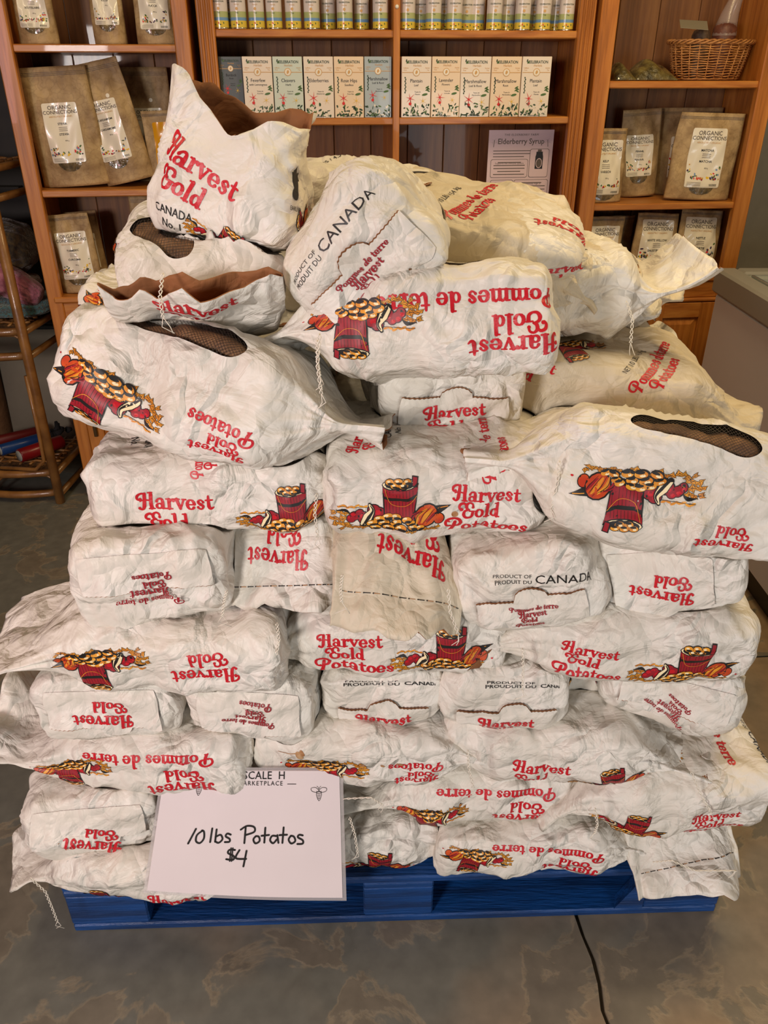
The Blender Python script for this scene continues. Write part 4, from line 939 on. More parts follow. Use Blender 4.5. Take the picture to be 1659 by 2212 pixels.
boxr(-.26, a-.81, .36, .24, 4, 'Not just syrup'); boxr(.2, a-.81, .54, .24, 4, 'Exceptionally high in'); boxr(-.16, a-1.08, .58, .24, 4, 'A special'); boxr(.3, a-1.08, .3, .24, 4, "Don't heal"); boxr(-.27, a-1.34, .32, .22, 4); boxr(.18, a-1.34, .54, .22, 5, 'Perfect, just in nature')
onplane('sheet_print', f, PM+[mat('lilac_white_paper', None)], lambda x, y, l: CW(uc+x*Wd, v-l, (zt+zb)/2+y*Wd), sh)
BLKP = mat('black_plastic', srgb(18, 17, 17), .35)
g = G(); u0h = cab(1127, 470, v)[0]; u1h = cab(1190, 470, v)[0]
g.box((u0h, v-.006, zS), (u1h, v-.002, zS+.032), cf); g.box((u0h, v-.034, zS), (u1h, v+.03, zS+.005), cf); g.box((u0h, v+.003, zS), (u1h, v+.007, zS+.02), cf)
T(g.make('sheet_holder', BLKP), 'small black sheet holder standing on the middle bookcase countertop', 'holder')
g = G(); ua, za = cab(782, 384, .12); ub, _ = cab(842, 384, .12); g.box((ua, .12, zS), (ub, .14, cab(800, 362, .12)[1]), cf, bev=.004)
T(g.make('black_phone_box', BLKP), 'flat black case standing behind the pile on the middle bookcase', 'case')

# ---------------------------------------------------------------- wicker basket, jars, herbs on the right bookcase
WICK = mat('golden_wicker', srgb(196, 140, 78), .5, color2=srgb(152, 98, 48), vscale=60, bump=.2)
vb = .09; ub0 = cab(1478, 160, vb)[0]; ub1 = cab(1612, 160, vb)[0]; ut0 = cab(1458, 92, vb)[0]; ut1 = cab(1634, 92, vb)[0]; zb = ZR[0]; zt = cab(1545, 90, vb)[1]
bc = ((ub0+ub1)/2); r0 = (ub1-ub0)/2; r1 = (ut1-ut0)/2; Hb = zt-zb; dy = .55
bk = empty('wicker_basket', CW(bc, vb+r1*dy, zb), 'golden wicker basket on the upper shelf of the right bookcase', 'basket')
def bp(a, h, o=0): rr = r0+(r1-r0)*h**.8+o; return CW(bc+rr*math.cos(a), vb+r1*dy*.9+rr*dy*math.sin(a), zb+.004+h*Hb)
g = G()
for k in range(15):
    h = .02+k*.064; pts = [bp(2*PI*i/96, h+.01*math.sin(i*.7+k), .0035*math.cos(PI*(i/2+k))) for i in range(96)]; g.tube(pts, .0021, 5, closed=True)
g.make('woven_strands', WICK, bk, kind='stuff')
g = G()
for k in range(24): a = 2*PI*k/24; g.tube([bp(a, h) for h in (0, .3, .6, 1)], .0022, 5)
g.make('stakes', WICK, bk)
g = G()
for ph in (0, 2*PI/3, 4*PI/3): g.tube([bp(2*PI*i/120, .97+.045*math.sin(i*PI/5+ph), .005+.005*math.cos(i*PI/5+ph)) for i in range(120)], .0032, 6, closed=True)
g.make('braided_rim', WICK, bk)
g = G(); g.lathe([(.0001, .002), (r0, .002), (r0, .006), (.0001, .006)], (0, 0, 0), 32, fr=lambda p: CW(bc+p.x, vb+r1*dy*.9+p.y*dy, zb+p.z)); g.make('basket_base', WICK, bk)
SALT = mat('dark_reddish_salt', srgb(112, 66, 48), .5, color2=srgb(84, 46, 36), vscale=40, bump=.3); SEED = mat('brown_seed', srgb(96, 76, 56), .6, color2=srgb(70, 54, 40), vscale=120, bump=.3)
PLAS = mat('clear_film', srgb(196, 180, 172), .15, spec=.6); 
nt = PLAS.node_tree; PLAS.node_tree.nodes['Principled BSDF'].inputs['Alpha'].default_value = .28
for px, m_, rd, hh, lb in ((1513, SEED, .030, .145, 'brown jar-shaped bundle standing in the wicker basket, left one'), (1562, SALT, .038, .165, 'reddish bundle standing in the wicker basket, right one')):
    u = cab(px, 120, vb+.05)[0]; g = G(); g.lathe([(.0001, 0), (rd*.9, 0), (rd, .01), (rd, hh-.02), (rd*.8, hh-.006), (.0001, hh)], CW(u, vb+r1*dy*.9, zb+.007), 24)
    o = g.make('filled_bundle', m_); T(o, lb, 'bundle', 'bundles in the wicker basket')
    g = G(); 
    for zz in (.4, .7): pass
    if px > 1550:
        pts = []; V = []; F = []
        for j in range(7):
            for i in range(16): a = 2*PI*i/16; q = j/6; rr = (rd+.002)*(1-q*.75); V.append(CW(u+.055*q*q*1.2+rr*math.cos(a), vb+r1*dy*.9+rr*math.sin(a)*(1-.6*q), zb+.007+hh*.75+q*.19))
        for j in range(6):
            for i in range(16): F.append((j*16+i, j*16+(i+1) % 16, (j+1)*16+(i+1) % 16, (j+1)*16+i))
        mk('plastic_wrap', V, F, PLAS, o, smooth=True)
g = G(); u = cab(1500, 55, vb)[0]; zz = cab(1500, 60, vb)[1]
tag = mk('paper_tag', [CW(u-.05, vb-.01, zz), CW(u+.045, vb-.01, zz-.006), CW(u+.055, vb+.03, zz+.02), CW(u-.04, vb+.03, zz+.024), CW(u-.05, vb-.01, zz-.001), CW(u+.045, vb-.01, zz-.007), CW(u+.055, vb+.03, zz+.019), CW(u-.04, vb+.03, zz+.023)], [(0, 1, 2, 3), (7, 6, 5, 4), (0, 4, 5, 1), (1, 5, 6, 2), (2, 6, 7, 3), (3, 7, 4, 0)], mat('grey_card', srgb(132, 124, 104), .5))
T(tag, 'grey folded card lying on the bundles in the wicker basket', 'card')
HERB = mat('dried_herbs', srgb(118, 104, 56), .35, color2=srgb(50, 44, 26), vscale=34, bump=1.0, bscale=45, coat=.8)
for (p0, p1, pt_, lb, sd) in ((1370, 1462, 124, 'clear bag of dried herbs lying left of the wicker basket', 1), (1328, 1372, 132, 'smaller herb bag lying against the left upright of the right bookcase', 2)):
    a0 = cab(p0, 160, .05)[0]; a1 = cab(p1, 160, .05)[0]; zt_ = cab(p0, pt_, .05)[1]; V = []; F = []; n, m_ = 22, 16; r = np.random.RandomState(sd)
    for s_ in (1, 0):
        for i in range(n+1):
            for j in range(m_+1):
                x = i/n; y = j/m_; b = (math.sin(PI*x)**.55*math.sin(PI*y)**.6)*(1-.45*x)+.1*math.sin(x*14+y*6)*math.sin(PI*x)*math.sin(PI*y)
                V.append(CW(a0+(a1-a0)*x, .03+.14*y, ZR[0]+.002+s_*(max(b, 0)*(zt_-ZR[0])+.003)))
    k = (n+1)*(m_+1)
    for i in range(n):
        for j in range(m_): a = i*(m_+1)+j; F += [(a, a+m_+1, a+m_+2, a+1), (k+a, k+a+1, k+a+m_+2, k+a+m_+1)]
    for i in range(n): a = i*(m_+1); F += [(a, k+a, k+a+m_+1, a+m_+1)]; a += m_; F += [(a, a+m_+1, k+a+m_+1, k+a)]
    for j in range(m_): F += [(j, j+1, k+j+1, k+j)]; a = n*(m_+1)+j; F += [(a, k+a, k+a+1, a+1)]
    o = mk('herb_bag', V, F, HERB, smooth=True); T(o, lb, 'bag of herbs', 'herb bags on the right bookcase')
    pass

# ---------------------------------------------------------------- chest freezer
FX = 1.105; FY = 2.69; FZ = .842
FRW = mat('white_freezer_enamel', srgb(222, 222, 232), .35, var=.05, vscale=3); FRG = mat('grey_freezer_rim', srgb(150, 147, 140), .45)
fz = empty('chest_freezer', (FX+.37, FY-.65, 0), 'white chest freezer with a grey rim, right of the pile', 'freezer')
part('body', (FX+.012, FY-1.3, .07), (FX+.74, FY-.012, FZ-.075), FRW, fz, bev=.012)
part('base', (FX+.03, FY-1.28, 0), (FX+.72, FY-.03, .07), BLKP, fz, bev=.003)
for nm, a, b_ in (('rim', (FX, FY-1.31), (FX+.07, FY)), ('rim', (FX+.68, FY-1.31), (FX+.75, FY)), ('rim', (FX+.07, FY-.07), (FX+.68, FY)), ('rim', (FX+.07, FY-1.31), (FX+.68, FY-1.24))):
    part(nm, (a[0], a[1], FZ-.078), (b_[0], b_[1], FZ), FRG, fz, bev=.008)
part('glass_lid', (FX+.07, FY-1.24, FZ-.02), (FX+.68, FY-.07, FZ-.012), mat('frosted_lid_glass', srgb(180, 190, 186), .08, coat=1), fz, bev=0)
part('lid_track', (FX+.085, FY-1.2, FZ-.012), (FX+.095, FY-.09, FZ-.004), mat('track_aluminium', srgb(190, 190, 186), .3, metal=.9), fz)

# ---------------------------------------------------------------- rattan shelf with goods
RAT = mat('honey_rattan', srgb(150, 104, 52), .4, color2=srgb(112, 72, 34), vscale=14, bump=.15, coat=.3)
rx, ry = -1.215, 2.60
rt = empty('rattan_shelf', (rx-.2, ry+.15, 0), 'honey coloured rattan shelf stand at the left edge', 'shelf stand')
def rtube(nm, pts, r, parent=rt): g = G(); g.tube(pts, r, 10); return g.make(nm, RAT, parent)
posts = [(rx, ry), (rx+.02, ry+.34), (rx-.62, ry+.34), (rx-.58, ry+.2)]
for (x, y) in posts: rtube('post', [(x, y, 0.0), (x, y, .5), (x, y, 1.35)], .017)
def arc(z, o=0):
    return [Vector((rx-.62*k/14, ry+.03-.06*math.sin(PI*k/14)-(-.32*(k/14)**2.2), z+o)) for k in range(15)]
SHZ = [.115, .645, 1.15]
for z in SHZ:
    for dz in (0, -.085): rtube('curved_rail', arc(z, dz), .014); rtube('side_rail', [(rx, ry, z+dz), (rx+.02, ry+.34, z+dz)], .012)
    for k in (0, 6): # bent cane loops between the rails
        p = arc(z, 0); a = p[k]+(p[k+1]-p[k])*.3; b_ = p[k+5]; q = [a+Vector((0, -.004, -.075)), a+Vector((0, -.004, -.03)), a.lerp(b_, .12)+Vector((0, -.004, -.012)), a.lerp(b_, .88)+Vector((0, -.004, -.012)), b_+Vector((0, -.004, -.03)), b_.lerp(b_+(b_-a)*.15, 1)+Vector((0, -.004, -.075))]
        rtube('cane_loop', q, .0055)
    g = G(); A = arc(z); top = [p+Vector((0, 0, .006)) for p in A]+[Vector((rx-.62, ry+.34, z+.006)), Vector((rx+.02, ry+.34, z+.006))]; n = len(top)
    g.add(top+[p-Vector((0, 0, .008)) for p in top], [tuple(range(n)), tuple(range(n, 2*n))[::-1]]+[(i, n+i, n+(i+1) % n, (i+1) % n) for i in range(n)])
    wv = g.make('woven_shelf', mat('woven_cane', srgb(112, 78, 42), .7, color2=srgb(60, 38, 20), vscale=90, bump=1, bscale=120), rt)
    g = G()
    for i in range(14): x = rx-.03-.042*i; yy0 = ry+.06+.3*((rx-x)/.62)**2.2; g.tube([(x, yy0+(ry+.33-yy0)*k/6, z+.008+.003*(-1)**(k+i)) for k in range(7)], .005, 5)
    for k in range(7): y = ry+.10+.033*k; g.tube([(rx-.01-.045*i, y, z+.008+.003*(-1)**(k+i)) for i in range(12) if y > ry+.05+.3*((.01+.045*i)/.62)**2.2], .005, 5)
    g.make('weave', RAT, wv, kind='stuff')
for zz in (1.0, .50): rtube('cane_loop', [(rx-.03, ry-.012, zz+.45 if zz > .6 else zz-.0), (rx-.02, ry-.014, zz+.3), (rx-.025, ry-.014, zz-.05 if zz > .6 else zz-.2), (rx-.06, ry-.012, zz-.22), (rx-.2, ry+.0, zz-.255)] if zz > .6 else [(rx-.015, ry-.012, .50), (rx-.015, ry-.014, .3), (rx-.02, ry-.012, .18), (rx-.06, ry-.006, .14), (rx-.2, ry+.02, .135)], .007)
# knitted scarves
def cloth(nm, lb, c, s, m_, seed, folds=7, grp='folded knitted scarves on the rattan shelf', ang=0):
    V = []; F = []; n, k = 40, 40; r = np.random.RandomState(seed)
    for i in range(n+1):
        a = PI*i/n*1.0
        for j in range(k):
            b = 2*PI*j/k; x = math.cos(a); ra = max(math.sin(a), 0)**.45; y = math.cos(b); z = math.sin(b)
            ex = lambda q: math.copysign(abs(q)**.7, q); d = 1+.07*math.sin(b*folds+seed)+.03*math.sin(a*9+b*3)
            X = ex(x)*s[0]; Y = ex(y)*ra*s[1]*d; Z = ex(z)*ra*s[2]*d
            V.append((c[0]+X*math.cos(ang)-Z*math.sin(ang), c[1]+Y, c[2]+Z*math.cos(ang)+X*math.sin(ang)))
    for i in range(n):
        for j in range(k): F.append((i*k+j, i*k+(j+1) % k, (i+1)*k+(j+1) % k, (i+1)*k+j))
    o = mk(nm, V, F, m_, smooth=True); T(o, lb, 'scarf', grp); return o
def knit(nm, c1, c2, sc=120): return mat(nm, srgb(*c1), .9, color2=srgb(*c2), vscale=sc, bump=1.0, bscale=sc*1.3, sheen=.5)
zs = SHZ[1]+.018
cloth('knitted_scarf', 'teal and grey knitted scarf at the bottom of the scarf pile', (rx-.2, ry+.19, zs+.035), (.25, .12, .035), knit('teal_knit', (60, 118, 128), (74, 70, 56)), 1, 9)
cloth('knitted_scarf', 'rust and brown patterned scarf in the middle of the scarf pile', (rx-.22, ry+.19, zs+.10), (.22, .11, .033), knit('rust_knit', (120, 62, 34), (48, 26, 20)), 2, 9)
cloth('knitted_scarf', 'pink fringed scarf draped over the scarf pile', (rx-.14, ry+.125, zs+.165), (.2, .05, .05), knit('pink_knit', (178, 108, 124), (140, 72, 90), 50), 3, 14, ang=-.5)
cloth('knitted_scarf', 'black and gold patterned scarf at the top of the scarf pile', (rx-.2, ry+.23, zs+.22), (.2, .09, .09), knit('dark_gold_knit', (80, 64, 30), (28, 22, 18), 70), 4, 9)
def tubeobj(nm, lb, cat, p0, p1, r, m_, capm, grp=None):
    g = G(); p0 = Vector(p0); p1 = Vector(p1); d = (p1-p0).normalized(); g.tube([p0, p0+d*.002, p1-d*.002, p1], [r*.95, r, r, r*.95], 24); o = g.make(nm, m_)
    g = G(); g.tube([p0-d*.003, p0+d*.001], [r*.8, r*.82], 20); g.make('end_cap', capm, o); T(o, lb, cat, grp); return o
zr = SHZ[0]+.02
CAPM = mat('grey_end_cap', srgb(150, 150, 140), .5)
tubeobj('cylinder_roll', 'dark red roll with a grey end cap, front one on the lowest rattan shelf', 'roll', (rx-.145, ry+.065, zr+.026), (rx-.035, ry+.20, zr+.026), .026, mat('dark_red_plastic', srgb(120, 16, 20), .3), CAPM, 'rolls on the lowest rattan shelf')
tubeobj('cylinder_roll', 'blue roll lying behind the front red roll', 'roll', (rx-.24, ry+.12, zr+.024), (rx-.10, ry+.26, zr+.024), .022, mat('navy_plastic', srgb(26, 58, 110), .3), CAPM, 'rolls on the lowest rattan shelf')
tubeobj('cylinder_roll', 'dull red roll lying behind the blue roll', 'roll', (rx-.30, ry+.20, zr+.024), (rx-.17, ry+.30, zr+.024), .020, mat('brick_red_plastic', srgb(100, 24, 20), .4), CAPM, 'rolls on the lowest rattan shelf')
g = G(); rd = random.Random(4)
for k in range(9): a = Vector((rx-.06+rd.uniform(-.04, .02), ry+.27+rd.uniform(-.03, .03), zr+.035)); g.tube([a, a+Vector((rd.uniform(-.07, .03), rd.uniform(-.03, .03), rd.uniform(-.01, .03)))], [.014, .006], 7)
T(g.make('crumpled_glove', mat('black_cloth', srgb(22, 20, 20), .9)), 'crumpled black glove behind the rolls on the rattan shelf', 'glove')
# white board leaning behind, brown paper-wrapped post
b0 = (-1.62, 3.0); g = G(); g.box((0, 0, 0), (.62, .02, .5), lambda x, y, z: Vector((-1.66+x*.98, 3.03+.03*x+.08*z, .02+z+0*x))); bd = g.make('leaning_board', mat('dusty_white_board', srgb(150, 140, 120), .7, var=.15, vscale=6)); T(bd, 'dusty white board leaning behind the rattan shelf', 'board')
g = G(); g.box((0, -.004, .5), (.62, .024, .515), lambda x, y, z: Vector((-1.66+x*.98, 3.03+.03*x+.08*z, .02+z))); g.make('dark_edge', BLKP, bd)
tubeobj('wrapped_post', 'brown paper-wrapped post standing behind the rattan shelf', 'post', (-1.60, 3.03, 0), (-1.60, 3.03, .62), .05, mat('brown_wrapping', srgb(112, 78, 46), .8, bump=.6, bscale=30), CAPM)

dk = mat('near_black_backdrop', srgb(34, 28, 23), .6, color2=srgb(24, 20, 17), vscale=20)
hu = empty('dark_backdrop', (-1.9, 3.2, 0), 'near-black hutch on thin legs added to darken the space behind the rattan shelf', 'backdrop')
part('backdrop_body', (-2.45, 3.14, .52), (-1.24, 3.22, 1.7), dk, hu); part('backdrop_shelf', (-2.43, 3.10, 1.02), (-1.34, 3.14, 1.045), dk, hu)  # backdrop added to darken the space where unclear dark clutter stands
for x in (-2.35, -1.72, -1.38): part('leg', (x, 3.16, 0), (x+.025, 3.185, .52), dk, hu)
# ---------------------------------------------------------------- blue pallet
BLU = mat('worn_blue_paint', srgb(14, 66, 128), .42, color2=srgb(12, 42, 84), vscale=14, bump=.4, bscale=70, stretch=(.3, 3, 3))
pf0 = Vector((-.583, .907, 0)); pd = (Vector((.637, .947, 0))-pf0).normalized(); pn = Vector((-pd.y, pd.x, 0)); PL = 1.222
pfm = lambda x, y, z: pf0+pd*x+pn*y+Vector((0, 0, z))
pal = empty('wooden_pallet', pfm(PL/2, .5, 0), 'worn blue painted wooden pallet under the pile on the concrete floor', 'pallet')
rp = random.Random(2)
def pbox(nm, x0, y0, z0, x1, y1, z1): return part(nm, (x0, y0, z0), (x1, y1, z1), BLU, pal, pfm, bev=.003)
for y in (0, .455, .91): pbox('bottom_board', .002, y, 0, PL-.002, y+.095, .018)
for y in (0, .455, .91):
    for x0, x1 in ((0, .145), (.545, .675), (PL-.145, PL)): pbox('block', x0, y+.002, .018, x1, y+.093, .098)
for x0 in (0, .545, PL-.145): pbox('stringer_board', x0, .0, .098, x0+(.145 if x0 != .545 else .13), 1.0, .114)
ys = [0]+[.115+i*.1115 for i in range(8)]
for y in ys[:1]: pbox('deck_board', 0, 0, .114, PL, .10, .130)
for i in range(8): pbox('deck_board', 0, .117+i*.1115, .114, PL, .117+i*.1115+.094, .130)
g = G(); g.hexa([pfm(*p) for p in ((PL-.20, .001, .018), (PL-.146, .001, .018), (PL-.146, .03, .018), (PL-.19, .03, .018), (PL-.16, .001, .098), (PL-.146, .001, .098), (PL-.146, .03, .098), (PL-.15, .03, .098))]); g.make('split_chip', BLU, pal)

# ---------------------------------------------------------------- the pile of potato bags
GR = 'x'
YJ = random.Random(12)
def side(px, z, Yf, L=.34, W=.24, H=.12, yaw=0, **k):
    yaw += YJ.uniform(-3, 3); z += YJ.uniform(-.003, .003)
    p = atz(px, z, Yf); p.y += W/2; return Bag('potato_bag', L, W, H, p, yaw, **k)
def end(px, z, Yf, L=.34, W=.22, H=.12, yaw=90, **k):
    p = atz(px, z, Yf); p = p+Vector((-math.cos(math.radians(yaw))*0, 0, 0)); a = math.radians(yaw)
    d = Vector((math.cos(a), math.sin(a), 0)); d = d if d.y > 0 else -d; p += d*(L/2); return Bag('potato_bag', L, W, H, p, yaw, **k)
def top(px, z, Yf, L=.30, W=.2, H=.11, yaw=-90, neck=.05, frill=.035, **k):
    p = atz(px, z, Yf); a = math.radians(yaw); d = Vector((math.cos(a), math.sin(a), 0)); p -= d*(L/2+.01); return Bag('potato_bag', L, W, H, p, yaw, neck=neck, frill=frill, **k)
S = lambda *a: [at(*q) for q in a]
# row 1, on the pallet
side(322, .187, .862, .33, .24, .11, 180, seed=1, bend=-.5, frill=.045, decals=[('B', 'pic', -.10, -.04, 0, .85), ('B', 'hg', .045, -.036, 0, .95)], string=[S((66, 1896, .85), (98, 1925, .852), (112, 1958, .855), (124, 1990, .855))], label='bottom left bag on the pallet, below the sign corner, string hanging from its end')
side(762, .187, .93, .33, .24, .11, 0, seed=2, decals=[('A', 'pic', .035, -.018, 0, 1.0), ('A', 'pic', -.4, -.018, 0, 1.0)], label='bag on the pallet right beside the sign, showing only the bucket picture')
side(1150, .187, .94, .35, .24, .11, 0, yaw=None, seed=3) if 0 else side(1145, .187, .915, .33, .24, .11, 2, seed=3, bend=-.3, decals=[('A', 'pgh', .03, -.0, 176, 1.0), ('A', 'pic', -.095, .0, 170, .85)], label='bag on the pallet in the middle with upside-down lettering, above the blue block')
top(1462, .195, .965, .28, .22, .11, -76, neck=.045, frill=.055, mouth=2.2, gath=1.0, bend=-1.0, seed=4, decals=[('K', 'seam', 0, -.055, 0, 1)], string=[S((1410, 1862, .87), (1450, 1858, .865), (1500, 1880, .86), (1590, 1880, .86))], label='bottom right bag with its torn brown mouth hanging over the pallet edge')
# row 2
end(200, .288, .895, .34, .235, .15, 93, roll=-4, seed=5, flap=(.012, 'hgl', 162, .92, .02, .86, -.008), decals=[('C', 'barcode', 0, .03, 0, .8)], label='end-on bag at the left above the lowest bag, bar code at its top edge')
side(560, .30, 1.02, .32, .22, .11, 0, seed=6, label='bag standing behind the paper sign')
side(1060, .295, .945, .30, .24, .115, 180, seed=7, neck=.07, frill=.055, gath=1.0, bend=-.35, decals=[('B', 'pgh', .005, -.0, 178, 1.05), ('B', 'pic', -.105, -.03, 190, .9)], string=[S((755, 1765, .90), (766, 1800, .895), (772, 1840, .89)), S((560+180, 1725, .92), (800, 1722, .9), (826, 1738, .9))], label='bag in the second layer with a flattened beige end pointing at the sign')
side(1478, .325, .905, .31, .26, .14, 182, pitch=-2, seed=8, neck=.05, frill=.05, gath=.8, bend=-.9, decals=[('B', 'hgp', .055, -.035, 0, 1.0), ('B', 'pic', -.095, -.022, -8, .85), ('T', 'pdt', -.07, .0, 90, .95), ('T', 'pic', .02, .03, -100, .75), ('T', 'canada', -.14, .02, 90, .9)], string=[S((1285, 1745, .86), (1290, 1780, .858), (1284, 1800, .856))], label='large bag at the right end above the torn bottom bag')
# row 3
side(322, .408, .915, .315, .24, .12, 180, mouth=3.2, seed=9, neck=.07, frill=.07, gath=1.0, bend=.25, decals=[('B', 'pgh', .005, .002, 182, 1.1), ('B', 'pic', -.125, -.016, 187, .95)], label='left end bag in the third layer with a wide torn open mouth')
side(765, .412, .925, .335, .24, .12, 0, seed=10, decals=[('A', 'hgp', .105, -.022, 178, .85), ('A', 'pic', -.045, -.028, 182, 1.0), ('A', 'stain', -.085, .02, 0, 1.2), ('A', 'stain', .02, .0, 40, .9)], string=[S((1010, 1620, .88), (1012, 1655, .878), (1022, 1700, .877))], label='brown stained bag directly above the paper sign')
side(1195, .415, .93, .33, .24, .115, -4, seed=11, neck=.06, frill=.06, gath=.9, decals=[('A', 'hgl', -.005, -.02, -4, .92), ('A', 'pic', .105, -.03, 14, .9)], string=[S((1492, 1665, .90), (1510, 1710, .895), (1535, 1755, .89))], label='smooth bag with upright red lettering in the third layer, right of the stained bag')
# row 4
end(222, .520, .935, .33, .235, .125, 92, seed=12, flap=(.028, 'hgl', 178, .95, .02, .8, .0), label='end-on bag at the left end of the fourth layer with large upside-down lettering')
end(540, .520, .93, .33, .215, .13, 88, roll=3, seed=13, flap=(.034, 'small', 172, 1.0, .0, .8, .010), label='end-on bag in the fourth layer with small upside-down lettering')
end(828, .515, .965, .33, .215, .12, 90, seed=14, flap=(-.008, 'hgl', 0, .9, .0, .72, -.040), decals=[('C', 'canadab', 0, .046, 0, 1)], label='end-on bag with a tabbed flap in the centre of the fourth layer')
end(1096, .520, .955, .33, .21, .125, 88, seed=15, flap=(-.006, 'hgl', 0, .9, .01, .8, -.042), decals=[('C', 'canadab', .02, .046, 0, .9), ('A', 'pic', -.08, 0, 90, 1), ('B', 'pic', .09, 0, -95, 1.1)], string=[S((1128, 1400, .925), (1130, 1440, .92), (1128, 1490, .918))], label='end-on bag in the fourth layer right of the centre, string dangling over it')
end(1452, .52, .96, .33, .235, .125, 76, roll=8, seed=16, flap=(.02, 'small', 155, .9, -.02, .75, -.01), decals=[('B', 'pic', .09, 0, -95, 1.1), ('B', 'hg', -.02, .03, -70, .7)], label='turned end-on bag at the right end of the fourth layer')
side(1300, .50, 1.04, .2, .2, .10, 90, seed=17, decals=[('A', 'pic', -.03, 0, 0, 1.1)], label='dark bag side with pumpkin picture wedged in the fourth layer')
# row 5
side(372, .628, .915, .34, .24, .125, 178, pitch=0, seed=18, neck=.09, frill=.09, gath=1.05, bend=-.6, decals=[('B', 'hg', .055, .006, 184, .98), ('B', 'pic', -.105, -.008, 186, 1.1)], label='long bag at the left in the fifth layer with a flattened crumpled end')
side(862, .630, .955, .345, .24, .12, 180, seed=19, neck=.06, frill=.05, gath=.9, bend=-.8, decals=[('B', 'hgp', -.075, .0, 2, 1.15), ('B', 'pic', .063, .006, 0, 1.08)], string=[S((598, 1345, .92), (603, 1380, .918), (596, 1420, .915))], label='bag with three upright red lines and full picture in the centre of the fifth layer')
side(1405, .632, .935, .35, .25, .135, 180, pitch=0, seed=20, neck=.07, frill=.05, gath=.8, bend=-.6, decals=[('B', 'hgp', -.085, -.01, -6, 1.0), ('B', 'pic', .058, -.008, 2, 1.12), ('T', 'hg', .0, .0, 180, .8)], label='long bag at the right end of the fifth layer, red bucket picture upright')
# row 6
end(322, .755, .945, .33, .245, .15, 95, roll=-3, seed=21, flap=(.0, 'small', 177, 1.15, .0, .8, .004), decals=[('C', 'barcode', 0, .052, 4, 1.0)], label='end-on bag at the left end of the sixth layer with a bar code')
top(606, .765, 1.03, .30, .185, .125, -92, neck=.062, frill=.026, gath=1.0, bend=-1.2, roll=3, seed=22, decals=[('K', 'hg', 0, -.012, 176, .95), ('K', 'seam', 0, -.06, 0, 1)], string=[S((490, 1275, .93), (484, 1300, .925), (480, 1330, .92))], label='sewn bag end in the sixth layer with a tear below its stitches')
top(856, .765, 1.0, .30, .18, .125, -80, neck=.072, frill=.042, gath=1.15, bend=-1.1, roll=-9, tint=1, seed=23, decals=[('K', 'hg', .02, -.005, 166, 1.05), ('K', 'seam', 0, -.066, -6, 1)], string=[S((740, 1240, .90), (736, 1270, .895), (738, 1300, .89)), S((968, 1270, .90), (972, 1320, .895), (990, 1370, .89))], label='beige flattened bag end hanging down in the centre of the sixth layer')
end(1145, .745, .945, .33, .225, .145, 84, roll=-13, seed=24, flap=(-.006, 'small', -4, .85, -.0, .76, -.038), decals=[('C', 'canada', .01, .022, -7, 1.0), ('A', 'pic', .06, 0, 90, 1)], label='end-on bag in the sixth layer stamped with its country of origin')
end(1430, .755, .955, .33, .235, .145, 74, roll=-15, seed=25, flap=(.05, 'hgl', 166, .9, .0, .62, -.004), decals=[('C', 'spot', -.04, -.03, 0, 1.3), ('B', 'hg', -.0, .03, 120, .9)], label='end-on bag at the right end of the sixth layer with a torn flap')
# row 7
side(440, .868, 1.0, .35, .25, .13, 2, seed=26, neck=.06, frill=.06, gath=.7, bend=-.5, decals=[('A', 'hgl', -.045, -.01, 0, 1.05), ('A', 'pic', .112, -.01, 4, 1.0), ('T', 'pdt', .0, -.07, 90, .8), ('T', 'canno1', -.11, -.03, -80, 1)], string=[S((684, 1065, .955), (680, 1110, .95), (686, 1160, .945))], label='bag in the seventh layer below the big tilted bag, with upright lettering')
side(955, .872, .995, .345, .25, .14, 0, seed=27, neck=.05, frill=.05, gath=.75, bend=-.5, decals=[('A', 'hgp', .06, -.018, -3, 1.15), ('A', 'pic', -.08, -.006, 0, 1.16), ('A', 'spot', .012, -.02, 0, 1), ('T', 'hg', -.115, -.06, 75, .75), ('T', 'pdt', .07, -.09, 90, .8), ('T', 'canno1', -.07, -.04, 90, .7)], string=[S((1208, 995, .94), (1204, 1040, .938), (1190, 1100, .935))], label='bag in the middle of the seventh layer, picture left and lettering right')
side(1466, .88, .915, .35, .28, .175, 176, pitch=9, roll=20, seed=28, neck=.06, frill=.05, gath=.85, bend=-.35, decals=[('B', 'hg', .08, -.055, 180, .8), ('B', 'pic', -.05, -.025, 186, 1.2)], window=('B', .01, .09, .088, .024, -.1), label='big bag jutting out at the right with an oval net window')
# row 8
side(405, 1.0, .97, .355, .28, .17, -13, pitch=-9, roll=-24, seed=29, neck=.055, frill=.05, gath=.6, bend=.1, decals=[('A', 'hgp', .085, -.058, 170, .9), ('A', 'pic', -.085, -.05, 162, 1.22)], window=('A', .0, .085, .095, .026, -.12), string=[S((690, 720, .95), (686, 790, .945), (694, 850, .94))], label='largest tilted bag at the upper left with a wide net window')
end(985, .985, 1.10, .33, .235, .13, 97, roll=4, seed=30, flap=(.004, 'hgl', 6, .95, .0, .74, -.030), label='end-on bag under the upside-down lettered bag, its flap with a thumb tab')
side(1325, .955, 1.17, .35, .26, .13, -8, pitch=-6, seed=31, decals=[('A', 'pic', -.055, .11, -150, .95), ('A', 'pdt', .085, .115, 72, 1.0), ('A', 'hg', -.13, .045, -16, .9), ('A', 'net10', .045, .11, 70, 1)], tint=1, label='bag tinted beige partly for warm light behind the jutting right bag')  # beige tint carries part of the warm light from the upper right
side(1262, 1.045, 1.42, .3, .24, .12, 10, neck=.015, frill=.015, tint=1, seed=32, label='brownish bag peeking out below the tied end at the right')
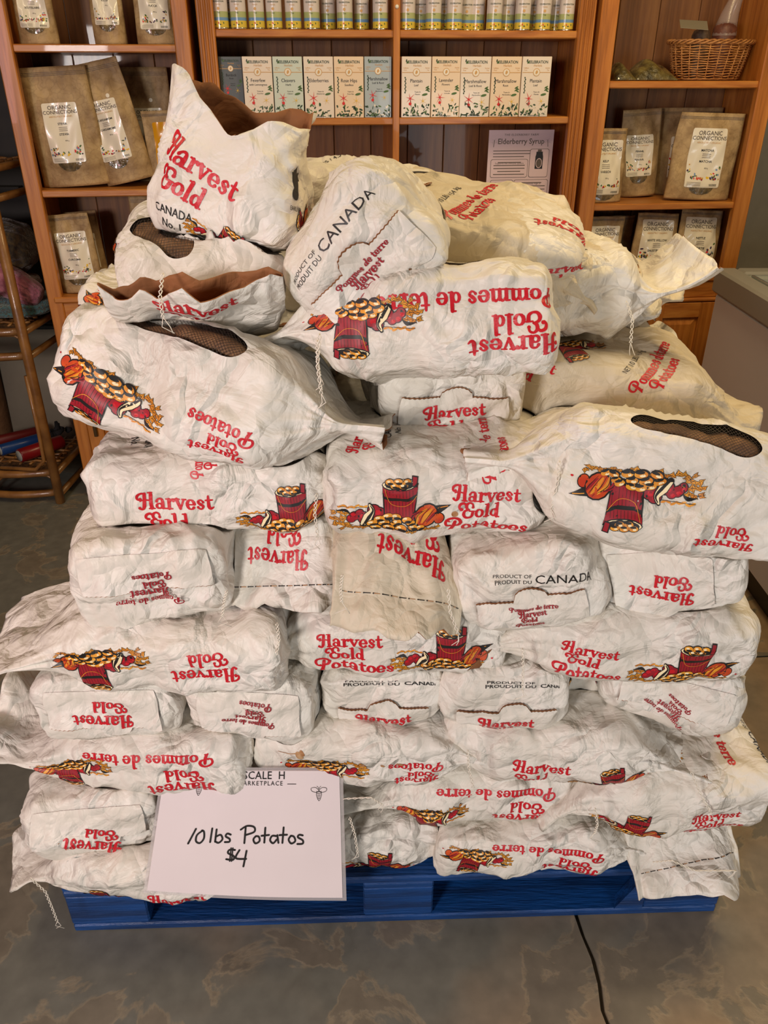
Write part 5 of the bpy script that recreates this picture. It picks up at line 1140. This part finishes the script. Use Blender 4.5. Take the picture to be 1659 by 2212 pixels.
# row 9
side(955, 1.09, 1.0, .33, .27, .145, 176, pitch=-4, roll=18, seed=33, neck=.05, frill=.04, gath=.8, bend=-.7, decals=[('B', 'pgh', .05, -.012, 182, 1.2), ('B', 'pic', -.092, -.012, 178, 1.1)], window=('B', .02, .115, .055, .024, .15), string=[S((685, 735, .955), (686, 780, .95), (690, 810, .947))], label='big bag in the upper middle with upside-down French lettering')
side(1215, 1.11, 1.22, .27, .22, .13, 2, pitch=-4, seed=34, neck=.03, frill=.085, gath=.95, bend=.95, decals=[('A', 'hg', -.02, .04, 0, .8), ('T', 'hg', -.02, -.04, 170, .8)], string=[S((1352, 650, 1.17), (1366, 690, 1.165), (1362, 740, 1.16))], label='bag behind at the right whose tied ragged end sticks up')
side(352, 1.04, 1.32, .3, .22, .12, 0, seed=35, decals=[('A', 'pic', -.13, 0, 90, 1)], label='bag mostly hidden behind the largest tilted bag')
# row 10
top(432, 1.152, 1.06, .21, .215, .16, -80, pitch=-16, roll=4, neck=.035, frill=.06, gath=1.1, bend=1.45, seed=36, decals=[('U', 'hgl', .0, .062, 0, .95), ('A', 'pic', .0, .01, 90, .85)], window=('T', .03, -.04, .055, .022, .7), string=[S((352, 590, .98), (346, 640, .96), (352, 685, .95))], torn=.009, label='rounded bag under the standing bag with a ragged brown-edged mouth')
end(775, 1.20, 1.03, .28, .205, .15, 86, roll=-46, seed=37, flap=(.006, 'small', 0, 1.1, -.0, .86, -.026), decals=[('C', 'canada', -.026, .043, 4, 1.1), ('T', 'pdt', .1, 0, 0, 1)], label='end-on tilted bag near the top with large end flap, right of the standing bag')
side(1030, 1.165, 1.22, .37, .27, .15, -8, pitch=-9, roll=10, tint=1, neck=.02, frill=.02, gath=.9, bend=-.3, seed=38, decals=[('T', 'pdt', .0, -.02, 72, 1.0), ('T', 'net10', -.045, -.03, 76, 1), ('T', 'pic', -.12, -.04, -120, .8), ('T', 'canada', .14, .0, -60, .8)], label='bag tinted beige partly for warm light at the back of the top with vertical French lettering')  # warm overhead light partly put into the beige paper
side(760, 1.20, 1.40, .3, .24, .13, 15, seed=39, decals=[('T', 'net10', -.05, 0, 20, 1)], label='bag at the very back behind the tilted end-on bag')
# hidden supporters in the heart of the pile
FL = 'bag inside the pile behind the front bags'
fill = []
for (x, y, z, yaw_) in [(-.38, 1.34, .19, 90), (-.1, 1.36, .19, 90), (.2, 1.36, .19, 90), (.46, 1.38, .19, 90),
                      (-.36, 1.42, .305, 0), (.05, 1.42, .305, 0), (.42, 1.42, .305, 0), (.47, 1.24, .42, 0), (-.2, 1.30, .42, 0), (.16, 1.34, .42, 0),
                      (-.30, 1.42, .53, 0), (.1, 1.46, .53, 0), (.47, 1.46, .53, 0), (-.32, 1.32, .64, 0), (.06, 1.34, .64, 0), (.44, 1.34, .64, 0),
                      (-.3, 1.44, .755, 0), (.08, 1.46, .755, 0), (.45, 1.44, .755, 0), (-.3, 1.38, .875, 0), (.06, 1.38, .875, 0), (.40, 1.36, .855, 0),
                      (-.28, 1.36, .97, 0), (.0, 1.60, .99, 0), (.35, 1.5, .96, 0), (-.02, 1.5, 1.09, 0), (.3, 1.5, 1.03, 0)]:
    Bag('potato_bag', .34, .24, .115, (min(x, .40), y, z), yaw_, neck=.015, frill=.012, gath=.9, bend=0, seed=60+len(BAGS), label='bag hidden inside the pile, layer %s from the pallet, %s' % (['one', 'two', 'three', 'four', 'five', 'six', 'seven', 'eight', 'nine'][min(8, int((z-.14)/.112))], 'at the left' if x < -.33 else 'left of the middle' if x < -.15 else 'in the middle' if x < .08 else 'right of the middle' if x < .32 else 'at the right'))
# standing open bag on top
pst = atz(508, 1.258, 1.165)
Rst = Matrix.Rotation(math.radians(-10), 3, 'Z') @ Matrix.Rotation(math.radians(6), 3, 'Y') @ Matrix.Rotation(math.radians(-6), 3, 'X') @ Matrix(((0, -1, 0), (0, 0, -1), (1, 0, 0)))
Bag('potato_bag', .135, .195, .13, pst, R=Rst, seed=40, neck=.0, frill=.035, open_=(.078, -.01), bend=0, bottom_r=.045, amp=.0055, label='open bag standing upright on the very top of the pile',
    decals=[('S', 'hg', -.035, .022, -24, 1.2), ('S', 'canno1', -.062, -.034, -12, .8), ('S', 'pic', .005, -.052, -35, .7), ('S', 'snow', .135, .035, -8, 1.3), ('S', 'pic', .15, -.03, 60, .6)])
# ---- let the bags press against each other and rest on the pallet
nb = len(BAGS)
for it in range(5):
    for a in range(nb):
        for b in range(nb):
            if a != b and np.linalg.norm(BAGS[a].pos-BAGS[b].pos) < (BAGS[a].L+BAGS[b].L)/2+.16:
                BAGS[a].collide(BAGS[b], .5)
    for A in BAGS:
        X = (A.P[:, 0]-pf0.x)*pd.x+(A.P[:, 1]-pf0.y)*pd.y; Yl = (A.P[:, 0]-pf0.x)*pn.x+(A.P[:, 1]-pf0.y)*pn.y
        on = (X > -.01) & (X < PL+.01) & (Yl > -.012)
        A.P[:, 2] = np.where(on, np.maximum(A.P[:, 2], .1325), np.maximum(A.P[:, 2], .004))
for A in BAGS: A.build()

# ---------------------------------------------------------------- laminated paper sign with handwriting
a0, a1 = at(356, 1664, .926), at(733, 1664, .934); b0, b1 = at(318, 1922, .845), at(740, 1938, .855)
def sg(u, v, l=0):      # u,v 0..1, v up
    p = (b0.lerp(b1, u)).lerp(a0.lerp(a1, u), v); p = p+Vector((0, -.004*math.sin(PI*u)*(1-v)-l, .0)); return p
def sheet(nm, m_, u0, u1, v0, v1, th, parent=None, off=0):
    V = []; F = []; n = 16
    for s_ in (0, 1):
        for i in range(n+1):
            for j in range(n+1): V.append(sg(u0+(u1-u0)*i/n, v0+(v1-v0)*j/n, off+th*(1-s_)))
    k = (n+1)*(n+1)
    for i in range(n):
        for j in range(n): a = i*(n+1)+j; F += [(a, a+n+1, a+n+2, a+1), (k+a, k+a+1, k+a+n+2, k+a+n+1)]
    for i in range(n): F += [(i, i+1, k+i+1, k+i), (n*(n+1)+i, k+n*(n+1)+i, k+n*(n+1)+i+1, n*(n+1)+i+1)]
    for i in range(n): a = i*(n+1); F += [(a, k+a, k+a+n+1, a+n+1)]; a += n; F += [(a, a+n+1, k+a+n+1, k+a)]
    return mk(nm, V, F, m_, parent, smooth=False)
LAM = mat('laminate_film', srgb(214, 206, 204), .12, coat=.8); LAM.node_tree.nodes['Principled BSDF'].inputs['Alpha'].default_value = .35
SGP = mat('white_sign_paper', srgb(228, 215, 215), .42, var=.06, vscale=5, coat=.25)
sn = sheet('paper_sign', SGP, 0, 1, 0, 1, .0012); T(sn, 'laminated paper sign with handwritten potato price leaning on the front of the pile', 'sign')
sheet('laminate', LAM, -.018, 1.02, -.03, 1.02, .0004, sn, off=-.0006)
Wsg = (b1-b0).length; Hsg = (a0-b0).length; f = Flat(); px = lambda x, y: ((x-329)/405., (1930-y)/262.)
def hand(pts, w=.0032): f.stroke([((x-318)/422.*Wsg, (1930-y)/262.*Hsg) for x, y in pts], w, 0, 0)
hand([(408, 1790), (394, 1822)]); hand([(424, 1793), (412, 1803), (411, 1816), (420, 1820), (428, 1810), (427, 1796), (422, 1793)])
hand([(445, 1788), (443, 1817)]); hand([(455, 1790), (454, 1816)]); hand([(454, 1806), (465, 1801), (470, 1810), (462, 1818), (454, 1815)])
hand([(488, 1800), (480, 1798), (477, 1804), (486, 1809), (486, 1815), (476, 1816)])
hand([(521, 1783), (520, 1817)]); hand([(510, 1789), (524, 1781), (540, 1783), (541, 1793), (522, 1800)])
hand([(545, 1802), (540, 1809), (545, 1817), (554, 1812), (552, 1803), (545, 1802)]); hand([(566, 1784), (565, 1815)]); hand([(558, 1801), (575, 1799)])
hand([(592, 1801), (582, 1801), (578, 1810), (585, 1816), (593, 1808)]); hand([(594, 1799), (597, 1815)]); hand([(608, 1783), (606, 1815)]); hand([(599, 1799), (616, 1798)])
hand([(625, 1800), (620, 1808), (626, 1816), (635, 1811), (632, 1802), (625, 1800)]); hand([(652, 1799), (644, 1798), (641, 1803), (652, 1809), (652, 1816), (640, 1817)])
hand([(500, 1832), (488, 1832), (485, 1839), (498, 1845), (497, 1853), (482, 1852)]); hand([(491, 1828), (490, 1856)], .0022); hand([(495, 1828), (494, 1856)], .0022)
hand([(510, 1832), (503, 1849), (526, 1850)]); hand([(526, 1833), (521, 1866)])
def ink(nm, f):
    V, Lr, F, M = f.tess(.012); X = [sg(x/Wsg, y/Hsg, .0021) for x, y in V]; mk(nm, X, F, INK_BLK, sn)
ink('handwriting', f); f = Flat()
for s_, x, y, z in (('E  SCALE  H', 545, 1684, .0185), ('MARKETPLACE', 550, 1697, .0105)):
    f.place(text(s_, z, 0, 0, bold=.004 if z > .012 else 0, space=1.25 if z < .012 else 1.05), (x-318)/422*Wsg, (1930-y)/262*Hsg)
for x0, x1 in ((470, 488), (615, 635)): f.stroke([((x0-318)/422*Wsg, (1930-1694)/262*Hsg), ((x1-318)/422*Wsg, (1930-1694)/262*Hsg)], .001, 0, smooth=False)
BEES = []
for bx, by in ((405, 1703), (690, 1712)):
    cx, cy = (bx-318)/422*Wsg, (1930-by)/262*Hsg; f2 = Flat()
    for i in range(5): f2.stroke([(-.004+.0006*i, .002-.0028*i), (.004-.0006*i, .002-.0028*i)], .0008, 0, smooth=False)
    f2.stroke([(-.004, .003), (-.0045, -.004), (0, -.013), (.0045, -.004), (.004, .003)], .0007, 0)
    for sx in (-1, 1): f2.stroke([(0, .004), (sx*.006, .009), (sx*.014, .008), (sx*.013, .003), (sx*.004, .001), (0, .004)], .0007, 0); f2.stroke([(0, .006), (sx*.002, .010), (sx*.004, .011)], .0006, 0)
    b3 = Flat(); b3.place(f2, cx, cy); BEES.append(b3)
ink('printed_heading', f)
for b3 in BEES: ink('bee_emblem', b3)
